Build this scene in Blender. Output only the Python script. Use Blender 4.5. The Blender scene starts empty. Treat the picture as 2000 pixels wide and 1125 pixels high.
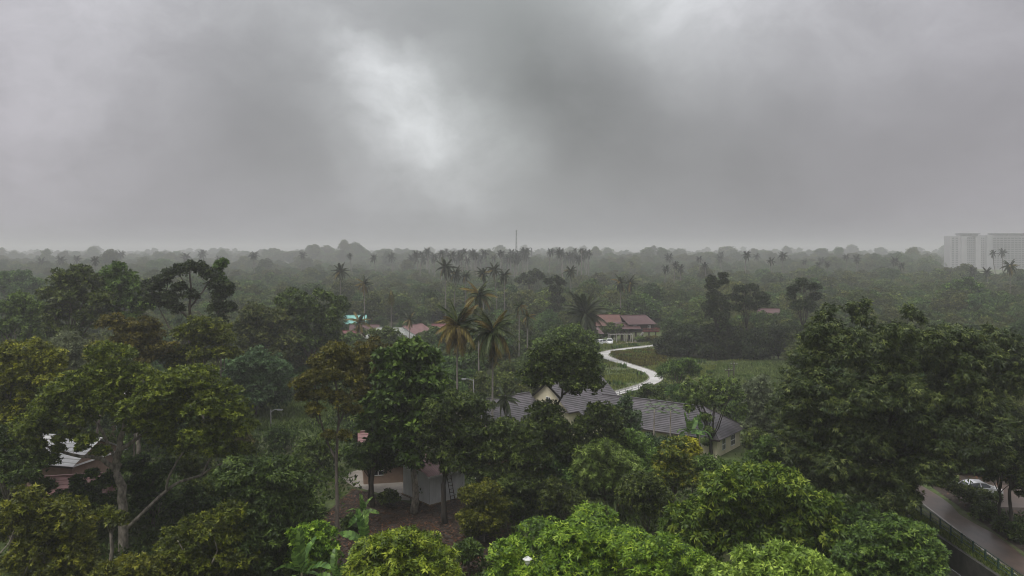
import bpy, math, random, time
import numpy as np
from mathutils import Vector, Matrix

T0 = time.time()
S = bpy.context.scene
COL = S.collection
R = math.radians

# ------------------------------------------------------------------ camera, sky, sun, exposure
F = 1556.0          # focal length in photo pixels (2000 wide)
HC = 27.0           # eye height: a fifth or sixth storey
HZ = 490.0          # photo row of the horizon
cam_d = bpy.data.cameras.new('camera')
cam = bpy.data.objects.new('camera', cam_d); COL.objects.link(cam)
cam.location = (0, 0, HC); cam.rotation_euler = (R(90), 0, 0)
cam_d.sensor_width = 36; cam_d.lens = 36 * F / 2000
cam_d.shift_y = -(562.5 - HZ) / 2000
cam_d.clip_start = 0.5; cam_d.clip_end = 20000
S.camera = cam

SUN_EL, SUN_AZ = R(62), R(215)       # azimuth clockwise from +Y: behind the camera, to the left
world = bpy.data.worlds.new('World'); S.world = world; world.use_nodes = True

def sky_nodes():
    nt = world.node_tree; N = nt.nodes; L = nt.links
    N.clear()
    def n(t, **k):
        x = N.new(t)
        for a, b in k.items(): setattr(x, a, b)
        return x
    def val(sock, v):
        if hasattr(v, 'is_output'): L.new(v, sock)
        else: sock.default_value = v
    def math_(op, a, b=0.0, c=0.0, clamp=False):
        x = n('ShaderNodeMath', operation=op, use_clamp=clamp)
        val(x.inputs[0], a); val(x.inputs[1], b); val(x.inputs[2], c); return x.outputs[0]
    out = n('ShaderNodeOutputWorld'); bg = n('ShaderNodeBackground')
    L.new(bg.outputs[0], out.inputs[0]); bg.inputs['Strength'].default_value = 0.1
    sky = n('ShaderNodeTexSky', sky_type='NISHITA', sun_disc=False)
    sky.sun_elevation = SUN_EL; sky.sun_rotation = SUN_AZ; sky.air_density = 2.0; sky.dust_density = 5.0
    tc = n('ShaderNodeTexCoord'); gen = tc.outputs['Generated']
    # slow swirl so that the cloud masses have torn edges
    nz = n('ShaderNodeTexNoise', noise_dimensions='3D'); nz.inputs['Scale'].default_value = 5.0
    nz.inputs['Detail'].default_value = 5; nz.inputs['Roughness'].default_value = 0.55
    L.new(gen, nz.inputs['Vector'])
    sub = n('ShaderNodeVectorMath', operation='SUBTRACT'); L.new(nz.outputs['Color'], sub.inputs[0]); sub.inputs[1].default_value = (.5, .5, .5)
    scl = n('ShaderNodeVectorMath', operation='SCALE'); L.new(sub.outputs[0], scl.inputs[0]); scl.inputs['Scale'].default_value = 0.13
    add = n('ShaderNodeVectorMath', operation='ADD'); L.new(gen, add.inputs[0]); L.new(scl.outputs[0], add.inputs[1])
    p = add.outputs[0]
    def noise(scale, detail, rough, stretch, off):
        m = n('ShaderNodeMapping'); L.new(p, m.inputs[0]); m.inputs['Scale'].default_value = stretch; m.inputs['Location'].default_value = off
        z = n('ShaderNodeTexNoise'); L.new(m.outputs[0], z.inputs['Vector'])
        z.inputs['Scale'].default_value = scale; z.inputs['Detail'].default_value = detail; z.inputs['Roughness'].default_value = rough
        return z.outputs['Fac']
    big = noise(1.9, 4, .5, (1, 1, 1.7), (3.1, 1.2, 7.7))
    mid = noise(5.5, 6, .6, (1, 1, 1.8), (0.4, 5.2, 2.2))
    v = math_('MULTIPLY_ADD', math_('SUBTRACT', big, .5), 0.35, 1.0)
    v = math_('MULTIPLY_ADD', math_('SUBTRACT', mid, .5), 0.46, v)
    # thinner and thicker places in the cloud deck: (photo column, row, radius, amount)
    fine = noise(11, 7, .62, (1, 1, 1.5), (1.7, 0.3, 4.1))
    rag = math_('MULTIPLY_ADD', math_('SUBTRACT', fine, .5), 1.5, math_('MULTIPLY_ADD', math_('SUBTRACT', mid, .5), 1.4, 1.0))
    for (u, w, rad, amt) in [(800, 195, .075, .40), (735, 120, .055, .28), (860, 225, .06, .16), (720, 285, .075, .14), (790, 235, .17, .22), (930, 320, .10, .16), (690, 85, .05, .12), (1010, 330, .07, .10), (880, 300, .09, .14), (930, 330, .15, .10), (700, 220, .09, .10), (890, 160, .08, .08), (1400, 50, .2, .08), (1310, 20, .13, .17), (1240, 20, .06, .10), (1400, 60, .10, .12), (1640, 60, .16, .14), (1640, -120, .25, .2),
                             (30, 60, .22, .22), (30, 260, .10, .10), (260, -20, .20, .14), (520, 20, .12, .08), (1010, 130, .17, -.15), (940, 50, .13, -.10), (1080, 260, .15, -.16), (1200, 170, .11, -.12), (1480, 240, .19, -.20), (1700, 280, .16, -.12), (560, 220, .11, -.16), (620, 330, .10, -.08), (1080, 360, .05, -.08), (330, 230, .17, -.10), (1830, 180, .15, -.06), (1350, 330, .14, -.10)]:
        d = Vector(((u - 1000) / F, 1, (HZ - w) / F)).normalized()
        ds = n('ShaderNodeVectorMath', operation='DISTANCE'); L.new(p, ds.inputs[0]); ds.inputs[1].default_value = d
        mr = n('ShaderNodeMapRange', interpolation_type='SMOOTHSTEP'); L.new(ds.outputs['Value'], mr.inputs['Value'])
        mr.inputs['From Min'].default_value = 0; mr.inputs['From Max'].default_value = rad * 1.35
        mr.inputs['To Min'].default_value = amt * 1.2; mr.inputs['To Max'].default_value = 0
        v = math_('MULTIPLY_ADD', mr.outputs[0], rag, v)
    v = math_('MULTIPLY_ADD', math_('SUBTRACT', fine, .5), .22, v)
    v = math_('MAXIMUM', v, .3)
    # overcast decks brighten towards the zenith
    sp = n('ShaderNodeSeparateXYZ'); L.new(gen, sp.inputs[0])
    el = n('ShaderNodeMapRange', interpolation_type='SMOOTHSTEP'); L.new(sp.outputs[2], el.inputs['Value'])
    el.inputs['From Min'].default_value = .15; el.inputs['From Max'].default_value = .9; el.inputs['To Min'].default_value = 1.0; el.inputs['To Max'].default_value = ZENITH
    v = math_('MULTIPLY', v, el.outputs[0])
    low = n('ShaderNodeMapRange', interpolation_type='SMOOTHSTEP'); L.new(sp.outputs[2], low.inputs['Value'])
    low.inputs['From Min'].default_value = 0.0; low.inputs['From Max'].default_value = .22; low.inputs['To Min'].default_value = LOWSKY; low.inputs['To Max'].default_value = 1.0
    v = math_('MULTIPLY', v, low.outputs[0])
    # the pale band low down, seen through kilometres of rain
    hb = n('ShaderNodeMapRange', interpolation_type='SMOOTHERSTEP'); L.new(sp.outputs[2], hb.inputs['Value'])
    hb.inputs['From Min'].default_value = -.01; hb.inputs['From Max'].default_value = .085; hb.inputs['To Min'].default_value = HORIZON; hb.inputs['To Max'].default_value = 1.0
    v = math_('MULTIPLY', v, hb.outputs[0])
    # cool neutral grey over the middle, a mauve cast where the deck is thin
    tn = noise(1.4, 2, .5, (1, 1, 1), (9.0, 2.0, 1.0))
    ax = math_('MULTIPLY', math_('ABSOLUTE', sp.outputs[0]), 1.3)
    tf = math_('ADD', math_('MULTIPLY_ADD', tn, 1.0, -.45), ax, clamp=True)
    mx = n('ShaderNodeMix', data_type='RGBA'); L.new(tf, mx.inputs['Factor'])
    mx.inputs['A'].default_value = (.955, 1.0, 1.005, 1); mx.inputs['B'].default_value = (1.0, .955, 1.055, 1)
    cl = n('ShaderNodeVectorMath', operation='SCALE'); L.new(mx.outputs['Result'], cl.inputs[0]); L.new(math_('MULTIPLY', v, CLOUD * 10), cl.inputs['Scale'])
    fin = n('ShaderNodeMix', data_type='RGBA'); fin.inputs['Factor'].default_value = 0.97
    L.new(sky.outputs[0], fin.inputs['A']); L.new(cl.outputs[0], fin.inputs['B'])
    L.new(fin.outputs['Result'], bg.inputs['Color'])
CLOUD, ZENITH, LOWSKY, HORIZON = 0.24, 3.0, 1.02, 0.92
sky_nodes()

sun_d = bpy.data.lights.new('sun', 'SUN'); sun = bpy.data.objects.new('sun', sun_d); COL.objects.link(sun)
sun_d.energy = 1.5; sun_d.angle = R(25); sun_d.color = (1, .97, .93)
sd = Vector((math.sin(SUN_AZ) * math.cos(SUN_EL), math.cos(SUN_AZ) * math.cos(SUN_EL), math.sin(SUN_EL)))
sun.rotation_euler = (-sd).to_track_quat('-Z', 'Y').to_euler(); sun.location = sd * 500

S.view_settings.view_transform = 'Standard'; S.view_settings.look = 'None'
S.view_settings.exposure = 0.55; S.view_settings.gamma = 1.0; S.view_settings.use_curve_mapping = False
S.render.engine = 'CYCLES'
cy = S.cycles
cy.use_denoising = True
try: cy.denoiser = 'OPENIMAGEDENOISE'; cy.denoising_input_passes = 'RGB_ALBEDO_NORMAL'; cy.denoising_prefilter = 'ACCURATE'
except Exception: pass
cy.max_bounces = 8; cy.diffuse_bounces = 3; cy.glossy_bounces = 1; cy.transmission_bounces = 2; cy.volume_bounces = 3; cy.transparent_max_bounces = 4
cy.filter_width = 1.0; cy.use_adaptive_sampling = False; cy.adaptive_threshold = 0.01
cy.caustics_reflective = False; cy.caustics_refractive = False
HAZE_DENSITY, HAZE_G = 0.00055, 0.42

# ------------------------------------------------------------------ helpers
def W(u, v, d):          # photo pixel at a distance -> world point
    return np.array([(u - 1000) / F * d, d, HC - (v - HZ) / F * d])
def G(u, v):             # photo pixel on the ground plane
    d = HC * F / (v - HZ); return np.array([(u - 1000) / F * d, d, 0.0])
def X(u, d): return (u - 1000) / F * d
def Z(v, d): return HC - (v - HZ) / F * d

def terrain(x, y):
    x = np.asarray(x, float); y = np.asarray(y, float)
    far = np.clip((y - 330) / 500, 0, 1)
    h = 3.2 * np.sin(x * .011 + 1.3) * np.sin(y * .008 + .4) + 2.0 * np.sin(x * .023 + y * .017)
    h = h * far + 9 * np.exp(-((x - 330) / 190) ** 2 - ((y - 980) / 190) ** 2) + 6 * np.exp(-((x + 260) / 160) ** 2 - ((y - 1250) / 260) ** 2)
    return h + 4 * np.clip((y - 1500) / 1500, 0, 1)

def tag(o, label=None, cat=None, group=None, kind=None):
    if label: o['label'] = label
    if cat: o['category'] = cat
    if group: o['group'] = group
    if kind: o['kind'] = kind
    return o
def empty(name, loc, label, cat, group=None, rz=0.0):
    o = bpy.data.objects.new(name, None); COL.objects.link(o)
    o.location = [float(c) for c in loc]; o.rotation_euler = (0, 0, rz); o.empty_display_size = .3
    return tag(o, label, cat, group)
def link(name, me, parent=None, loc=None, rot=None, scale=None, kind=None):
    o = bpy.data.objects.new(name, me); COL.objects.link(o)
    if parent: o.parent = parent
    if loc is not None: o.location = [float(c) for c in loc]
    if rot is not None: o.rotation_euler = rot
    if scale is not None: o.scale = scale
    if kind: o['kind'] = kind
    return o
def mesh_np(name, V, Q, mat, tint=None, smooth=False):
    """numpy verts + faces (k corners each) -> mesh"""
    V = np.ascontiguousarray(V, np.float32); Q = np.ascontiguousarray(Q, np.int32)
    me = bpy.data.meshes.new(name); m, k = Q.shape
    me.vertices.add(len(V)); me.vertices.foreach_set('co', V.ravel())
    me.loops.add(m * k); me.loops.foreach_set('vertex_index', Q.ravel())
    me.polygons.add(m); me.polygons.foreach_set('loop_start', np.arange(0, m * k, k, dtype=np.int32))
    if smooth: me.polygons.foreach_set('use_smooth', np.ones(m, bool))
    me.update(calc_edges=True)
    if tint is not None:
        a = me.attributes.new('tint', 'FLOAT', 'FACE'); a.data.foreach_set('value', np.ascontiguousarray(tint, np.float32))
    me.materials.append(mat); return me

class Geo:
    """collects polygons for one mesh"""
    def __init__(s): s.v = []; s.f = []
    def poly(s, pts):
        b = len(s.v); s.v += [tuple(float(c) for c in p) for p in pts]; s.f.append(tuple(range(b, b + len(pts)))); return s
    def box(s, c, size, rz=0.0, taper=1.0):
        hx, hy, hz = size[0] / 2, size[1] / 2, size[2] / 2; b = len(s.v); ca, sa = math.cos(rz), math.sin(rz)
        for z in (-hz, hz):
            t = taper if z > 0 else 1
            for x, y in ((-hx, -hy), (hx, -hy), (hx, hy), (-hx, hy)):
                x *= t; y *= t
                s.v.append((c[0] + x * ca - y * sa, c[1] + x * sa + y * ca, c[2] + z))
        s.f += [(b, b+3, b+2, b+1), (b+4, b+5, b+6, b+7), (b, b+1, b+5, b+4), (b+1, b+2, b+6, b+5), (b+2, b+3, b+7, b+6), (b+3, b, b+4, b+7)]; return s
    def beam(s, p, q, w, h=None, up=(0, 0, 1)):
        p, q = Vector(p), Vector(q); t = (q - p).normalized(); up = Vector(up)
        if abs(t.dot(up)) > .98: up = Vector((1, 0, 0))
        a = t.cross(up).normalized(); c = a.cross(t); h = h or w; b = len(s.v)
        for e in (p, q):
            for i, j in ((-1, -1), (1, -1), (1, 1), (-1, 1)): s.v.append(tuple(e + a * (i * w / 2) + c * (j * h / 2)))
        s.f += [(b, b+1, b+2, b+3), (b+7, b+6, b+5, b+4), (b, b+4, b+5, b+1), (b+1, b+5, b+6, b+2), (b+2, b+6, b+7, b+3), (b+3, b+7, b+4, b)]; return s
    def tube(s, pts, radii, n=8, cap=True):
        pts = [Vector(p) for p in pts]; rings = []
        for i, p in enumerate(pts):
            t = (pts[min(i + 1, len(pts) - 1)] - pts[max(i - 1, 0)]).normalized()
            up = Vector((0, 0, 1)) if abs(t.z) < .9 else Vector((0, 1, 0))
            a = t.cross(up).normalized(); c = a.cross(t)
            b = len(s.v); rings.append(b)
            for k in range(n):
                w = 2 * math.pi * k / n; s.v.append(tuple(p + (a * math.cos(w) + c * math.sin(w)) * radii[i]))
        for i in range(len(pts) - 1):
            for k in range(n):
                k2 = (k + 1) % n; s.f.append((rings[i] + k, rings[i] + k2, rings[i + 1] + k2, rings[i + 1] + k))
        if cap:
            s.f.append(tuple(rings[0] + k for k in reversed(range(n)))); s.f.append(tuple(rings[-1] + k for k in range(n)))
        return s
    def mesh(s, name, mat, smooth=False):
        me = bpy.data.meshes.new(name); me.from_pydata(s.v, [], s.f); me.update()
        if smooth: me.polygons.foreach_set('use_smooth', [True] * len(me.polygons))
        me.materials.append(mat); return me
    def obj(s, name, mat, parent=None, loc=None, smooth=False, kind=None, label=None):
        o = link(name, s.mesh(name, mat, smooth), parent, loc, kind=kind)
        if label: o['label'] = label
        return o

# ------------------------------------------------------------------ materials
def new_mat(name):
    m = bpy.data.materials.new(name); m.use_nodes = True; nt = m.node_tree
    return m, nt, nt.nodes, nt.links, nt.nodes['Principled BSDF']
def rgba(c): return (c[0], c[1], c[2], 1)
def plain(name, c1, c2=None, scale=3.0, rough=.7, bump=0.0, stretch=(1, 1, 1), detail=6, metallic=0.0, streak=0.0, lo=.35, hi=.65):
    """two-colour noise weathering with a little relief"""
    m, nt, N, L, b = new_mat(name)
    c2 = c2 or tuple(x * .6 for x in c1)
    tc = N.new('ShaderNodeTexCoord'); mp = N.new('ShaderNodeMapping'); L.new(tc.outputs['Object'], mp.inputs[0]); mp.inputs['Scale'].default_value = stretch
    nz = N.new('ShaderNodeTexNoise'); L.new(mp.outputs[0], nz.inputs['Vector']); nz.inputs['Scale'].default_value = scale; nz.inputs['Detail'].default_value = detail; nz.inputs['Roughness'].default_value = .65
    rp = N.new('ShaderNodeMapRange'); L.new(nz.outputs['Fac'], rp.inputs['Value']); rp.inputs['From Min'].default_value = lo; rp.inputs['From Max'].default_value = hi
    mx = N.new('ShaderNodeMix'); mx.data_type = 'RGBA'; L.new(rp.outputs[0], mx.inputs['Factor']); mx.inputs['A'].default_value = rgba(c2); mx.inputs['B'].default_value = rgba(c1)
    L.new(mx.outputs['Result'], b.inputs['Base Color']); b.inputs['Roughness'].default_value = rough; b.inputs['Metallic'].default_value = metallic
    if bump:
        bp = N.new('ShaderNodeBump'); bp.inputs['Strength'].default_value = bump; bp.inputs['Distance'].default_value = .05
        L.new(nz.outputs['Fac'], bp.inputs['Height']); L.new(bp.outputs[0], b.inputs['Normal'])
    return m
def leaf(name, dark, mid, light, transl=.24, rough=.46, spec=.26, hue=.06):
    """leaf colour by a per-leaf random value and a per-tree random shift"""
    dark = tuple(x * .72 for x in dark); light = tuple(x * 1.32 for x in light); mid = tuple(x * 1.06 for x in mid)
    m, nt, N, L, b = new_mat(name)
    at = N.new('ShaderNodeAttribute'); at.attribute_name = 'tint'
    rp = N.new('ShaderNodeValToRGB'); L.new(at.outputs['Fac'], rp.inputs[0])
    e = rp.color_ramp.elements; e[0].position = .08; e[0].color = rgba(dark); e[1].position = .95; e[1].color = rgba(light)
    k = e.new(.52); k.color = rgba(mid)
    oi = N.new('ShaderNodeObjectInfo'); hs = N.new('ShaderNodeHueSaturation'); L.new(rp.outputs[0], hs.inputs['Color'])
    def mr(a, b_):
        x = N.new('ShaderNodeMapRange'); L.new(oi.outputs['Random'], x.inputs['Value']); x.inputs['To Min'].default_value = a; x.inputs['To Max'].default_value = b_; return x.outputs[0]
    L.new(mr(.5 - hue * .5, .5 + hue * .5), hs.inputs['Hue'])
    fr = N.new('ShaderNodeMath'); fr.operation = 'MULTIPLY'; L.new(oi.outputs['Random'], fr.inputs[0]); fr.inputs[1].default_value = 7.31
    fc = N.new('ShaderNodeMath'); fc.operation = 'FRACT'; L.new(fr.outputs[0], fc.inputs[0])
    v2 = N.new('ShaderNodeMapRange'); L.new(fc.outputs[0], v2.inputs['Value']); v2.inputs['To Min'].default_value = 1 - hue * 4; v2.inputs['To Max'].default_value = 1 + hue * 4
    L.new(v2.outputs[0], hs.inputs['Value'])
    L.new(hs.outputs[0], b.inputs['Base Color']); b.inputs['Roughness'].default_value = rough; b.inputs['Specular IOR Level'].default_value = spec
    tr = N.new('ShaderNodeBsdfTranslucent'); L.new(hs.outputs[0], tr.inputs['Color'])
    ms = N.new('ShaderNodeMixShader'); ms.inputs[0].default_value = transl; L.new(b.outputs[0], ms.inputs[1]); L.new(tr.outputs[0], ms.inputs[2])
    L.new(ms.outputs[0], N['Material Output'].inputs['Surface'])
    return m

M = {}
M['mango'] = leaf('mango_leaf', (.050, .100, .010), (.140, .228, .016), (.28, .36, .035), hue=.03)
M['mango_light'] = leaf('mango_leaf_light', (.085, .15, .02), (.18, .28, .035), (.32, .42, .07), hue=.02)
M['mango_mid'] = leaf('mango_leaf_deep', (.028, .062, .012), (.065, .130, .020), (.14, .22, .035), hue=.03)
M['flush'] = leaf('mango_leaf_flush', (.032, .064, .008), (.080, .132, .014), (.18, .225, .025), hue=.03)
M['olive'] = leaf('olive_leaf', (.042, .060, .008), (.086, .112, .010), (.165, .185, .016), hue=.04)
M['olive_yellow'] = leaf('olive_yellow_leaf', (.068, .076, .008), (.155, .16, .012), (.30, .275, .02), hue=.03)
M['brown'] = leaf('brown_green_leaf', (.046, .046, .008), (.084, .082, .010), (.15, .135, .016), hue=.03)
M['dark'] = leaf('dark_leaf', (.022, .040, .010), (.050, .080, .015), (.115, .16, .03), hue=.04)
M['bamboo'] = leaf('drooping_leaf', (.021, .039, .010), (.048, .075, .018), (.118, .150, .036), hue=.03)
M['green'] = leaf('green_leaf', (.036, .066, .014), (.075, .125, .022), (.155, .22, .04), hue=.05)
M['bluegreen'] = leaf('blue_green_leaf', (.032, .066, .022), (.060, .115, .038), (.12, .19, .08), hue=.03)
M['pale'] = leaf('pale_leaf', (.075, .095, .045), (.14, .17, .08), (.24, .27, .13), hue=.03)
M['fern'] = leaf('fern_leaf', (.065, .110, .022), (.125, .21, .040), (.22, .32, .07), hue=.03)
M['yellow'] = leaf('yellow_leaf', (.18, .19, .015), (.36, .36, .025), (.50, .47, .04), hue=.01)
M['forest'] = leaf('forest_leaf', (.032, .054, .014), (.066, .100, .022), (.14, .175, .04), hue=.08)
M['palm'] = leaf('palm_frond', (.020, .032, .010), (.046, .066, .018), (.10, .12, .034), hue=.03)
M['gold'] = leaf('gold_tipped_leaf', (.034, .062, .008), (.085, .125, .012), (.25, .25, .02), hue=.03)
M['bloom'] = leaf('orange_bloom_petal', (.20, .045, .015), (.36, .09, .025), (.48, .16, .04), hue=.01)
M['palm_dark'] = leaf('palm_frond_dark', (.014, .021, .008), (.030, .041, .014), (.062, .072, .024), hue=.03)
M['grove'] = leaf('grove_leaf', (.013, .023, .009), (.029, .045, .014), (.066, .088, .026), hue=.03)
M['palm_yellow'] = leaf('palm_frond_yellow', (.085, .070, .018), (.15, .115, .026), (.24, .18, .04), hue=.02)
M['banana'] = leaf('banana_leaf', (.05, .105, .022), (.095, .18, .038), (.17, .28, .06), transl=.35, rough=.35, hue=.02)
M['litter'] = leaf('fallen_leaf', (.020, .012, .008), (.050, .026, .014), (.11, .050, .022), transl=.05, hue=.02)
M['grass'] = leaf('grass_blade', (.055, .084, .017), (.115, .158, .030), (.20, .225, .05), hue=.02)
M['reed'] = leaf('tall_grass_blade', (.085, .125, .032), (.125, .175, .045), (.18, .22, .065), hue=.02)
M['bark'] = plain('bark', (.16, .135, .11), (.06, .05, .04), 2.5, .9, .6, (1, 1, .25))
M['bark_pale'] = plain('pale_bark', (.36, .32, .26), (.09, .078, .062), 3.2, .9, .8, (1, 1, .5))
M['bark_dark'] = plain('dark_bark', (.07, .058, .048), (.03, .025, .02), 2.5, .9, .6, (1, 1, .25))
M['palm_bark'] = plain('palm_bark', (.26, .24, .21), (.12, .105, .09), 3.0, .9, .5, (.3, .3, 3))
M['earth'] = plain('earth', (.055, .040, .030), (.028, .021, .016), .8, .95, .5)
M['concrete'] = plain('concrete', (.40, .38, .35), (.26, .245, .22), .9, .75, .2)
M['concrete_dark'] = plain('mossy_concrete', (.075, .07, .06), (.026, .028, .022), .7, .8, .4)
M['path'] = plain('path_concrete', (.54, .53, .51), (.36, .35, .33), .35, .6, .1)
M['cream'] = plain('cream_plaster', (.72, .66, .47), (.62, .565, .40), 1.2, .8, .1)
M['white'] = plain('white_paint', (.80, .80, .78), (.66, .66, .63), 1.5, .5, .05)
M['greywall'] = plain('grey_sheet_wall', (.76, .765, .76), (.58, .585, .58), .9, .55, .05, (1, 1, .3))
M['rooftile'] = plain('dark_roof_tile', (.112, .100, .110), (.050, .047, .048), .7, .42, .2)
M['roof_maroon'] = plain('maroon_roof', (.115, .060, .060), (.08, .044, .045), 2.0, .5, .15)
M['roof_red'] = plain('red_roof', (.18, .060, .062), (.12, .046, .046), 1.6, .5, .15)
M['roof_pink'] = plain('faded_red_roof', (.24, .125, .12), (.15, .08, .075), 1.2, .55, .15)
M['roof_orange'] = plain('orange_roof', (.16, .070, .055), (.11, .052, .043), 1.6, .55, .15)
M['roof_aqua'] = plain('turquoise_roof', (.25, .52, .46), (.19, .42, .38), 1.4, .45, .1)
M['roof_grey'] = plain('grey_roof', (.33, .34, .31), (.23, .24, .22), 1.4, .5, .15)
M['brownwall'] = plain('brown_plaster', (.30, .21, .16), (.22, .15, .11), 1.3, .8, .1)
M['timber'] = plain('dark_timber', (.055, .040, .034), (.028, .02, .018), 3.0, .75, .3, (1, 1, .2))
M['redwood'] = plain('red_painted_wood', (.26, .06, .055), (.18, .045, .04), 3.0, .6, .2)
M['iron'] = plain('dark_iron', (.030, .036, .034), (.016, .02, .018), 6.0, .5, .1)
M['greenpaint'] = plain('green_painted_iron', (.030, .075, .055), (.018, .042, .032), 5.0, .5, .1)
M['steel'] = plain('galvanised_steel', (.42, .43, .43), (.30, .31, .31), 4.0, .4, .05, metallic=.4)
M['pole'] = plain('pole_concrete', (.20, .195, .185), (.12, .115, .11), 2.0, .8, .2, (1, 1, .3))
M['asphalt'] = plain('wet_drive', (.125, .088, .070), (.055, .042, .036), .55, .36, .25, (1, .5, 1), lo=.3, hi=.7)
M['tower_white'] = plain('tower_plaster', (.37, .365, .375), (.32, .315, .325), .08, .8)
M['tower_shade'] = plain('tower_plaster_shaded', (.32, .32, .33), (.28, .28, .29), .08, .8)  # darker copy of the tower plaster: shade put into the colour of two bays
M['tower_dark'] = plain('tower_roof_slab', (.18, .18, .19), (.14, .14, .15), .1, .8)
M['lattice'] = plain('mast_steel', (.20, .20, .20), (.14, .14, .14), 1.0, .6)
def glassy(name, c, rough=.08):
    m, nt, N, L, b = new_mat(name); b.inputs['Base Color'].default_value = rgba(c); b.inputs['Roughness'].default_value = rough; b.inputs['Specular IOR Level'].default_value = .6; return m
M['glass'] = glassy('window_glass', (.03, .035, .04))
M['tower_glass'] = glassy('tower_window_glass', (.10, .105, .115), .3)
M['lens'] = glassy('lamp_lens', (.75, .75, .72), .2)
M['redlens'] = glassy('tail_lens', (.35, .02, .02), .2)
M['rubber'] = plain('rubber', (.02, .02, .02), (.012, .012, .012), 8, .8)
M['flower'] = plain('orange_bloom', (.55, .17, .07), (.38, .10, .05), 4, .7)
def paint(name, c, metal=.3):
    m, nt, N, L, b = new_mat(name); b.inputs['Base Color'].default_value = rgba(c); b.inputs['Roughness'].default_value = .28; b.inputs['Metallic'].default_value = metal
    b.inputs['Coat Weight'].default_value = .6; b.inputs['Coat Roughness'].default_value = .08; return m
M['silver'] = paint('silver_car_paint', (.62, .63, .65), .35); M['carwhite'] = paint('white_car_paint', (.80, .80, .80), 0)

def ground_mat():
    m, nt, N, L, b = new_mat('ground_cover')
    gm = N.new('ShaderNodeNewGeometry')
    def nz(s, d=6, r=.6):
        x = N.new('ShaderNodeTexNoise'); L.new(gm.outputs['Position'], x.inputs['Vector']); x.inputs['Scale'].default_value = s; x.inputs['Detail'].default_value = d; x.inputs['Roughness'].default_value = r; return x.outputs['Fac']
    r1 = N.new('ShaderNodeValToRGB'); L.new(nz(.9, 8, .7), r1.inputs[0]); e = r1.color_ramp.elements
    e[0].position = .3; e[0].color = (.034, .052, .014, 1); e[1].position = .72; e[1].color = (.12, .155, .042, 1); k = e.new(.5); k.color = (.070, .100, .024, 1)
    r2 = N.new('ShaderNodeValToRGB'); L.new(nz(.06, 5, .6), r2.inputs[0]); e = r2.color_ramp.elements
    e[0].position = .46; e[0].color = (0, 0, 0, 1); e[1].position = .62; e[1].color = (1, 1, 1, 1)
    mx = N.new('ShaderNodeMix'); mx.data_type = 'RGBA'; L.new(r2.outputs[0], mx.inputs['Factor']); L.new(r1.outputs[0], mx.inputs['A']); mx.inputs['B'].default_value = (.075, .058, .034, 1)
    dm = N.new('ShaderNodeMath'); dm.operation = 'MULTIPLY'; L.new(r2.outputs[0], dm.inputs[0]); dm.inputs[1].default_value = .6; L.new(dm.outputs[0], mx.inputs['Factor'])
    L.new(mx.outputs['Result'], b.inputs['Base Color']); b.inputs['Roughness'].default_value = .9
    bp = N.new('ShaderNodeBump'); bp.inputs['Strength'].default_value = .8; bp.inputs['Distance'].default_value = .25; L.new(nz(2.2, 8, .7), bp.inputs['Height']); L.new(bp.outputs[0], b.inputs['Normal'])
    return m
M['ground'] = ground_mat()
# ------------------------------------------------------------------ ground, drain, drive, path, yard
def ground():
    xs = np.unique(np.concatenate([np.linspace(-4200, -600, 25), np.linspace(-600, 600, 81), np.linspace(600, 4200, 25), [36.4, 40.2]]))
    ys = np.unique(np.concatenate([np.linspace(-60, 330, 27), np.linspace(330, 1600, 60), np.linspace(1600, 6000, 30), [20, 97]]))
    xx, yy = np.meshgrid(xs, ys); zz = terrain(xx, yy); n = len(xs)
    V = np.stack([xx.ravel(), yy.ravel(), zz.ravel()], 1)
    i, j = np.meshgrid(np.arange(n - 1), np.arange(len(ys) - 1)); i = i.ravel(); j = j.ravel()
    keep = ~((xs[i] >= 36.4 - 1e-6) & (xs[i + 1] <= 40.2 + 1e-6) & (ys[j] >= 20 - 1e-6) & (ys[j + 1] <= 97 + 1e-6))
    i = i[keep]; j = j[keep]; a = j * n + i
    me = mesh_np('ground', V, np.stack([a, a + 1, a + n + 1, a + n], 1), M['ground'], smooth=True)
    link('ground', me, kind='structure')
ground()
g = Geo()     # the open storm drain beside the drive
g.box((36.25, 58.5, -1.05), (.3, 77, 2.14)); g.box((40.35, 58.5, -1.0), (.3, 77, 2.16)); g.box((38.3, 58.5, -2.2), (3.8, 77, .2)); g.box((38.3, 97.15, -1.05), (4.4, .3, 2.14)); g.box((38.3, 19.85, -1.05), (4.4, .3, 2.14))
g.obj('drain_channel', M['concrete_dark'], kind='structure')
g = Geo().box((38.3, 58.5, -2.06), (1.1, 76.6, .06)); g.obj('drain_water', glassy('drain_water', (.03, .03, .025), .12), kind='structure')
def strip(name, left, right, z, mat, kerb=None):
    V = []; 
    for a, b in zip(left, right): V += [(a[0], a[1], float(terrain(a[0], a[1])) + z), (b[0], b[1], float(terrain(b[0], b[1])) + z)]
    Q = [(2*i, 2*i+1, 2*i+3, 2*i+2) for i in range(len(left) - 1)]
    return link(name, mesh_np(name, np.array(V), np.array(Q), mat), kind='structure')
ysd = np.linspace(40, 104, 24); rg = np.random.default_rng(5)
strip('driveway', [(42.0 + (y - 66.3) * .10 + .12 * math.sin(y * .7), y) for y in ysd], [(45.3 + (y - 71.2) * .094 + .3 * math.sin(y * .45) + rg.normal() * .1, y) for y in ysd], .012, M['asphalt'])
strip('parking_area', [(49.0, 84.2), (49.2, 92)], [(62, 83), (62, 92)], .008, M['asphalt'])
g = Geo().beam((41.85 + (40 - 66.3) * .10, 40, .06), (41.85 + (104 - 66.3) * .10, 104, .06), .16, .14); g.obj('kerb', M['concrete'], kind='structure')

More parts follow.
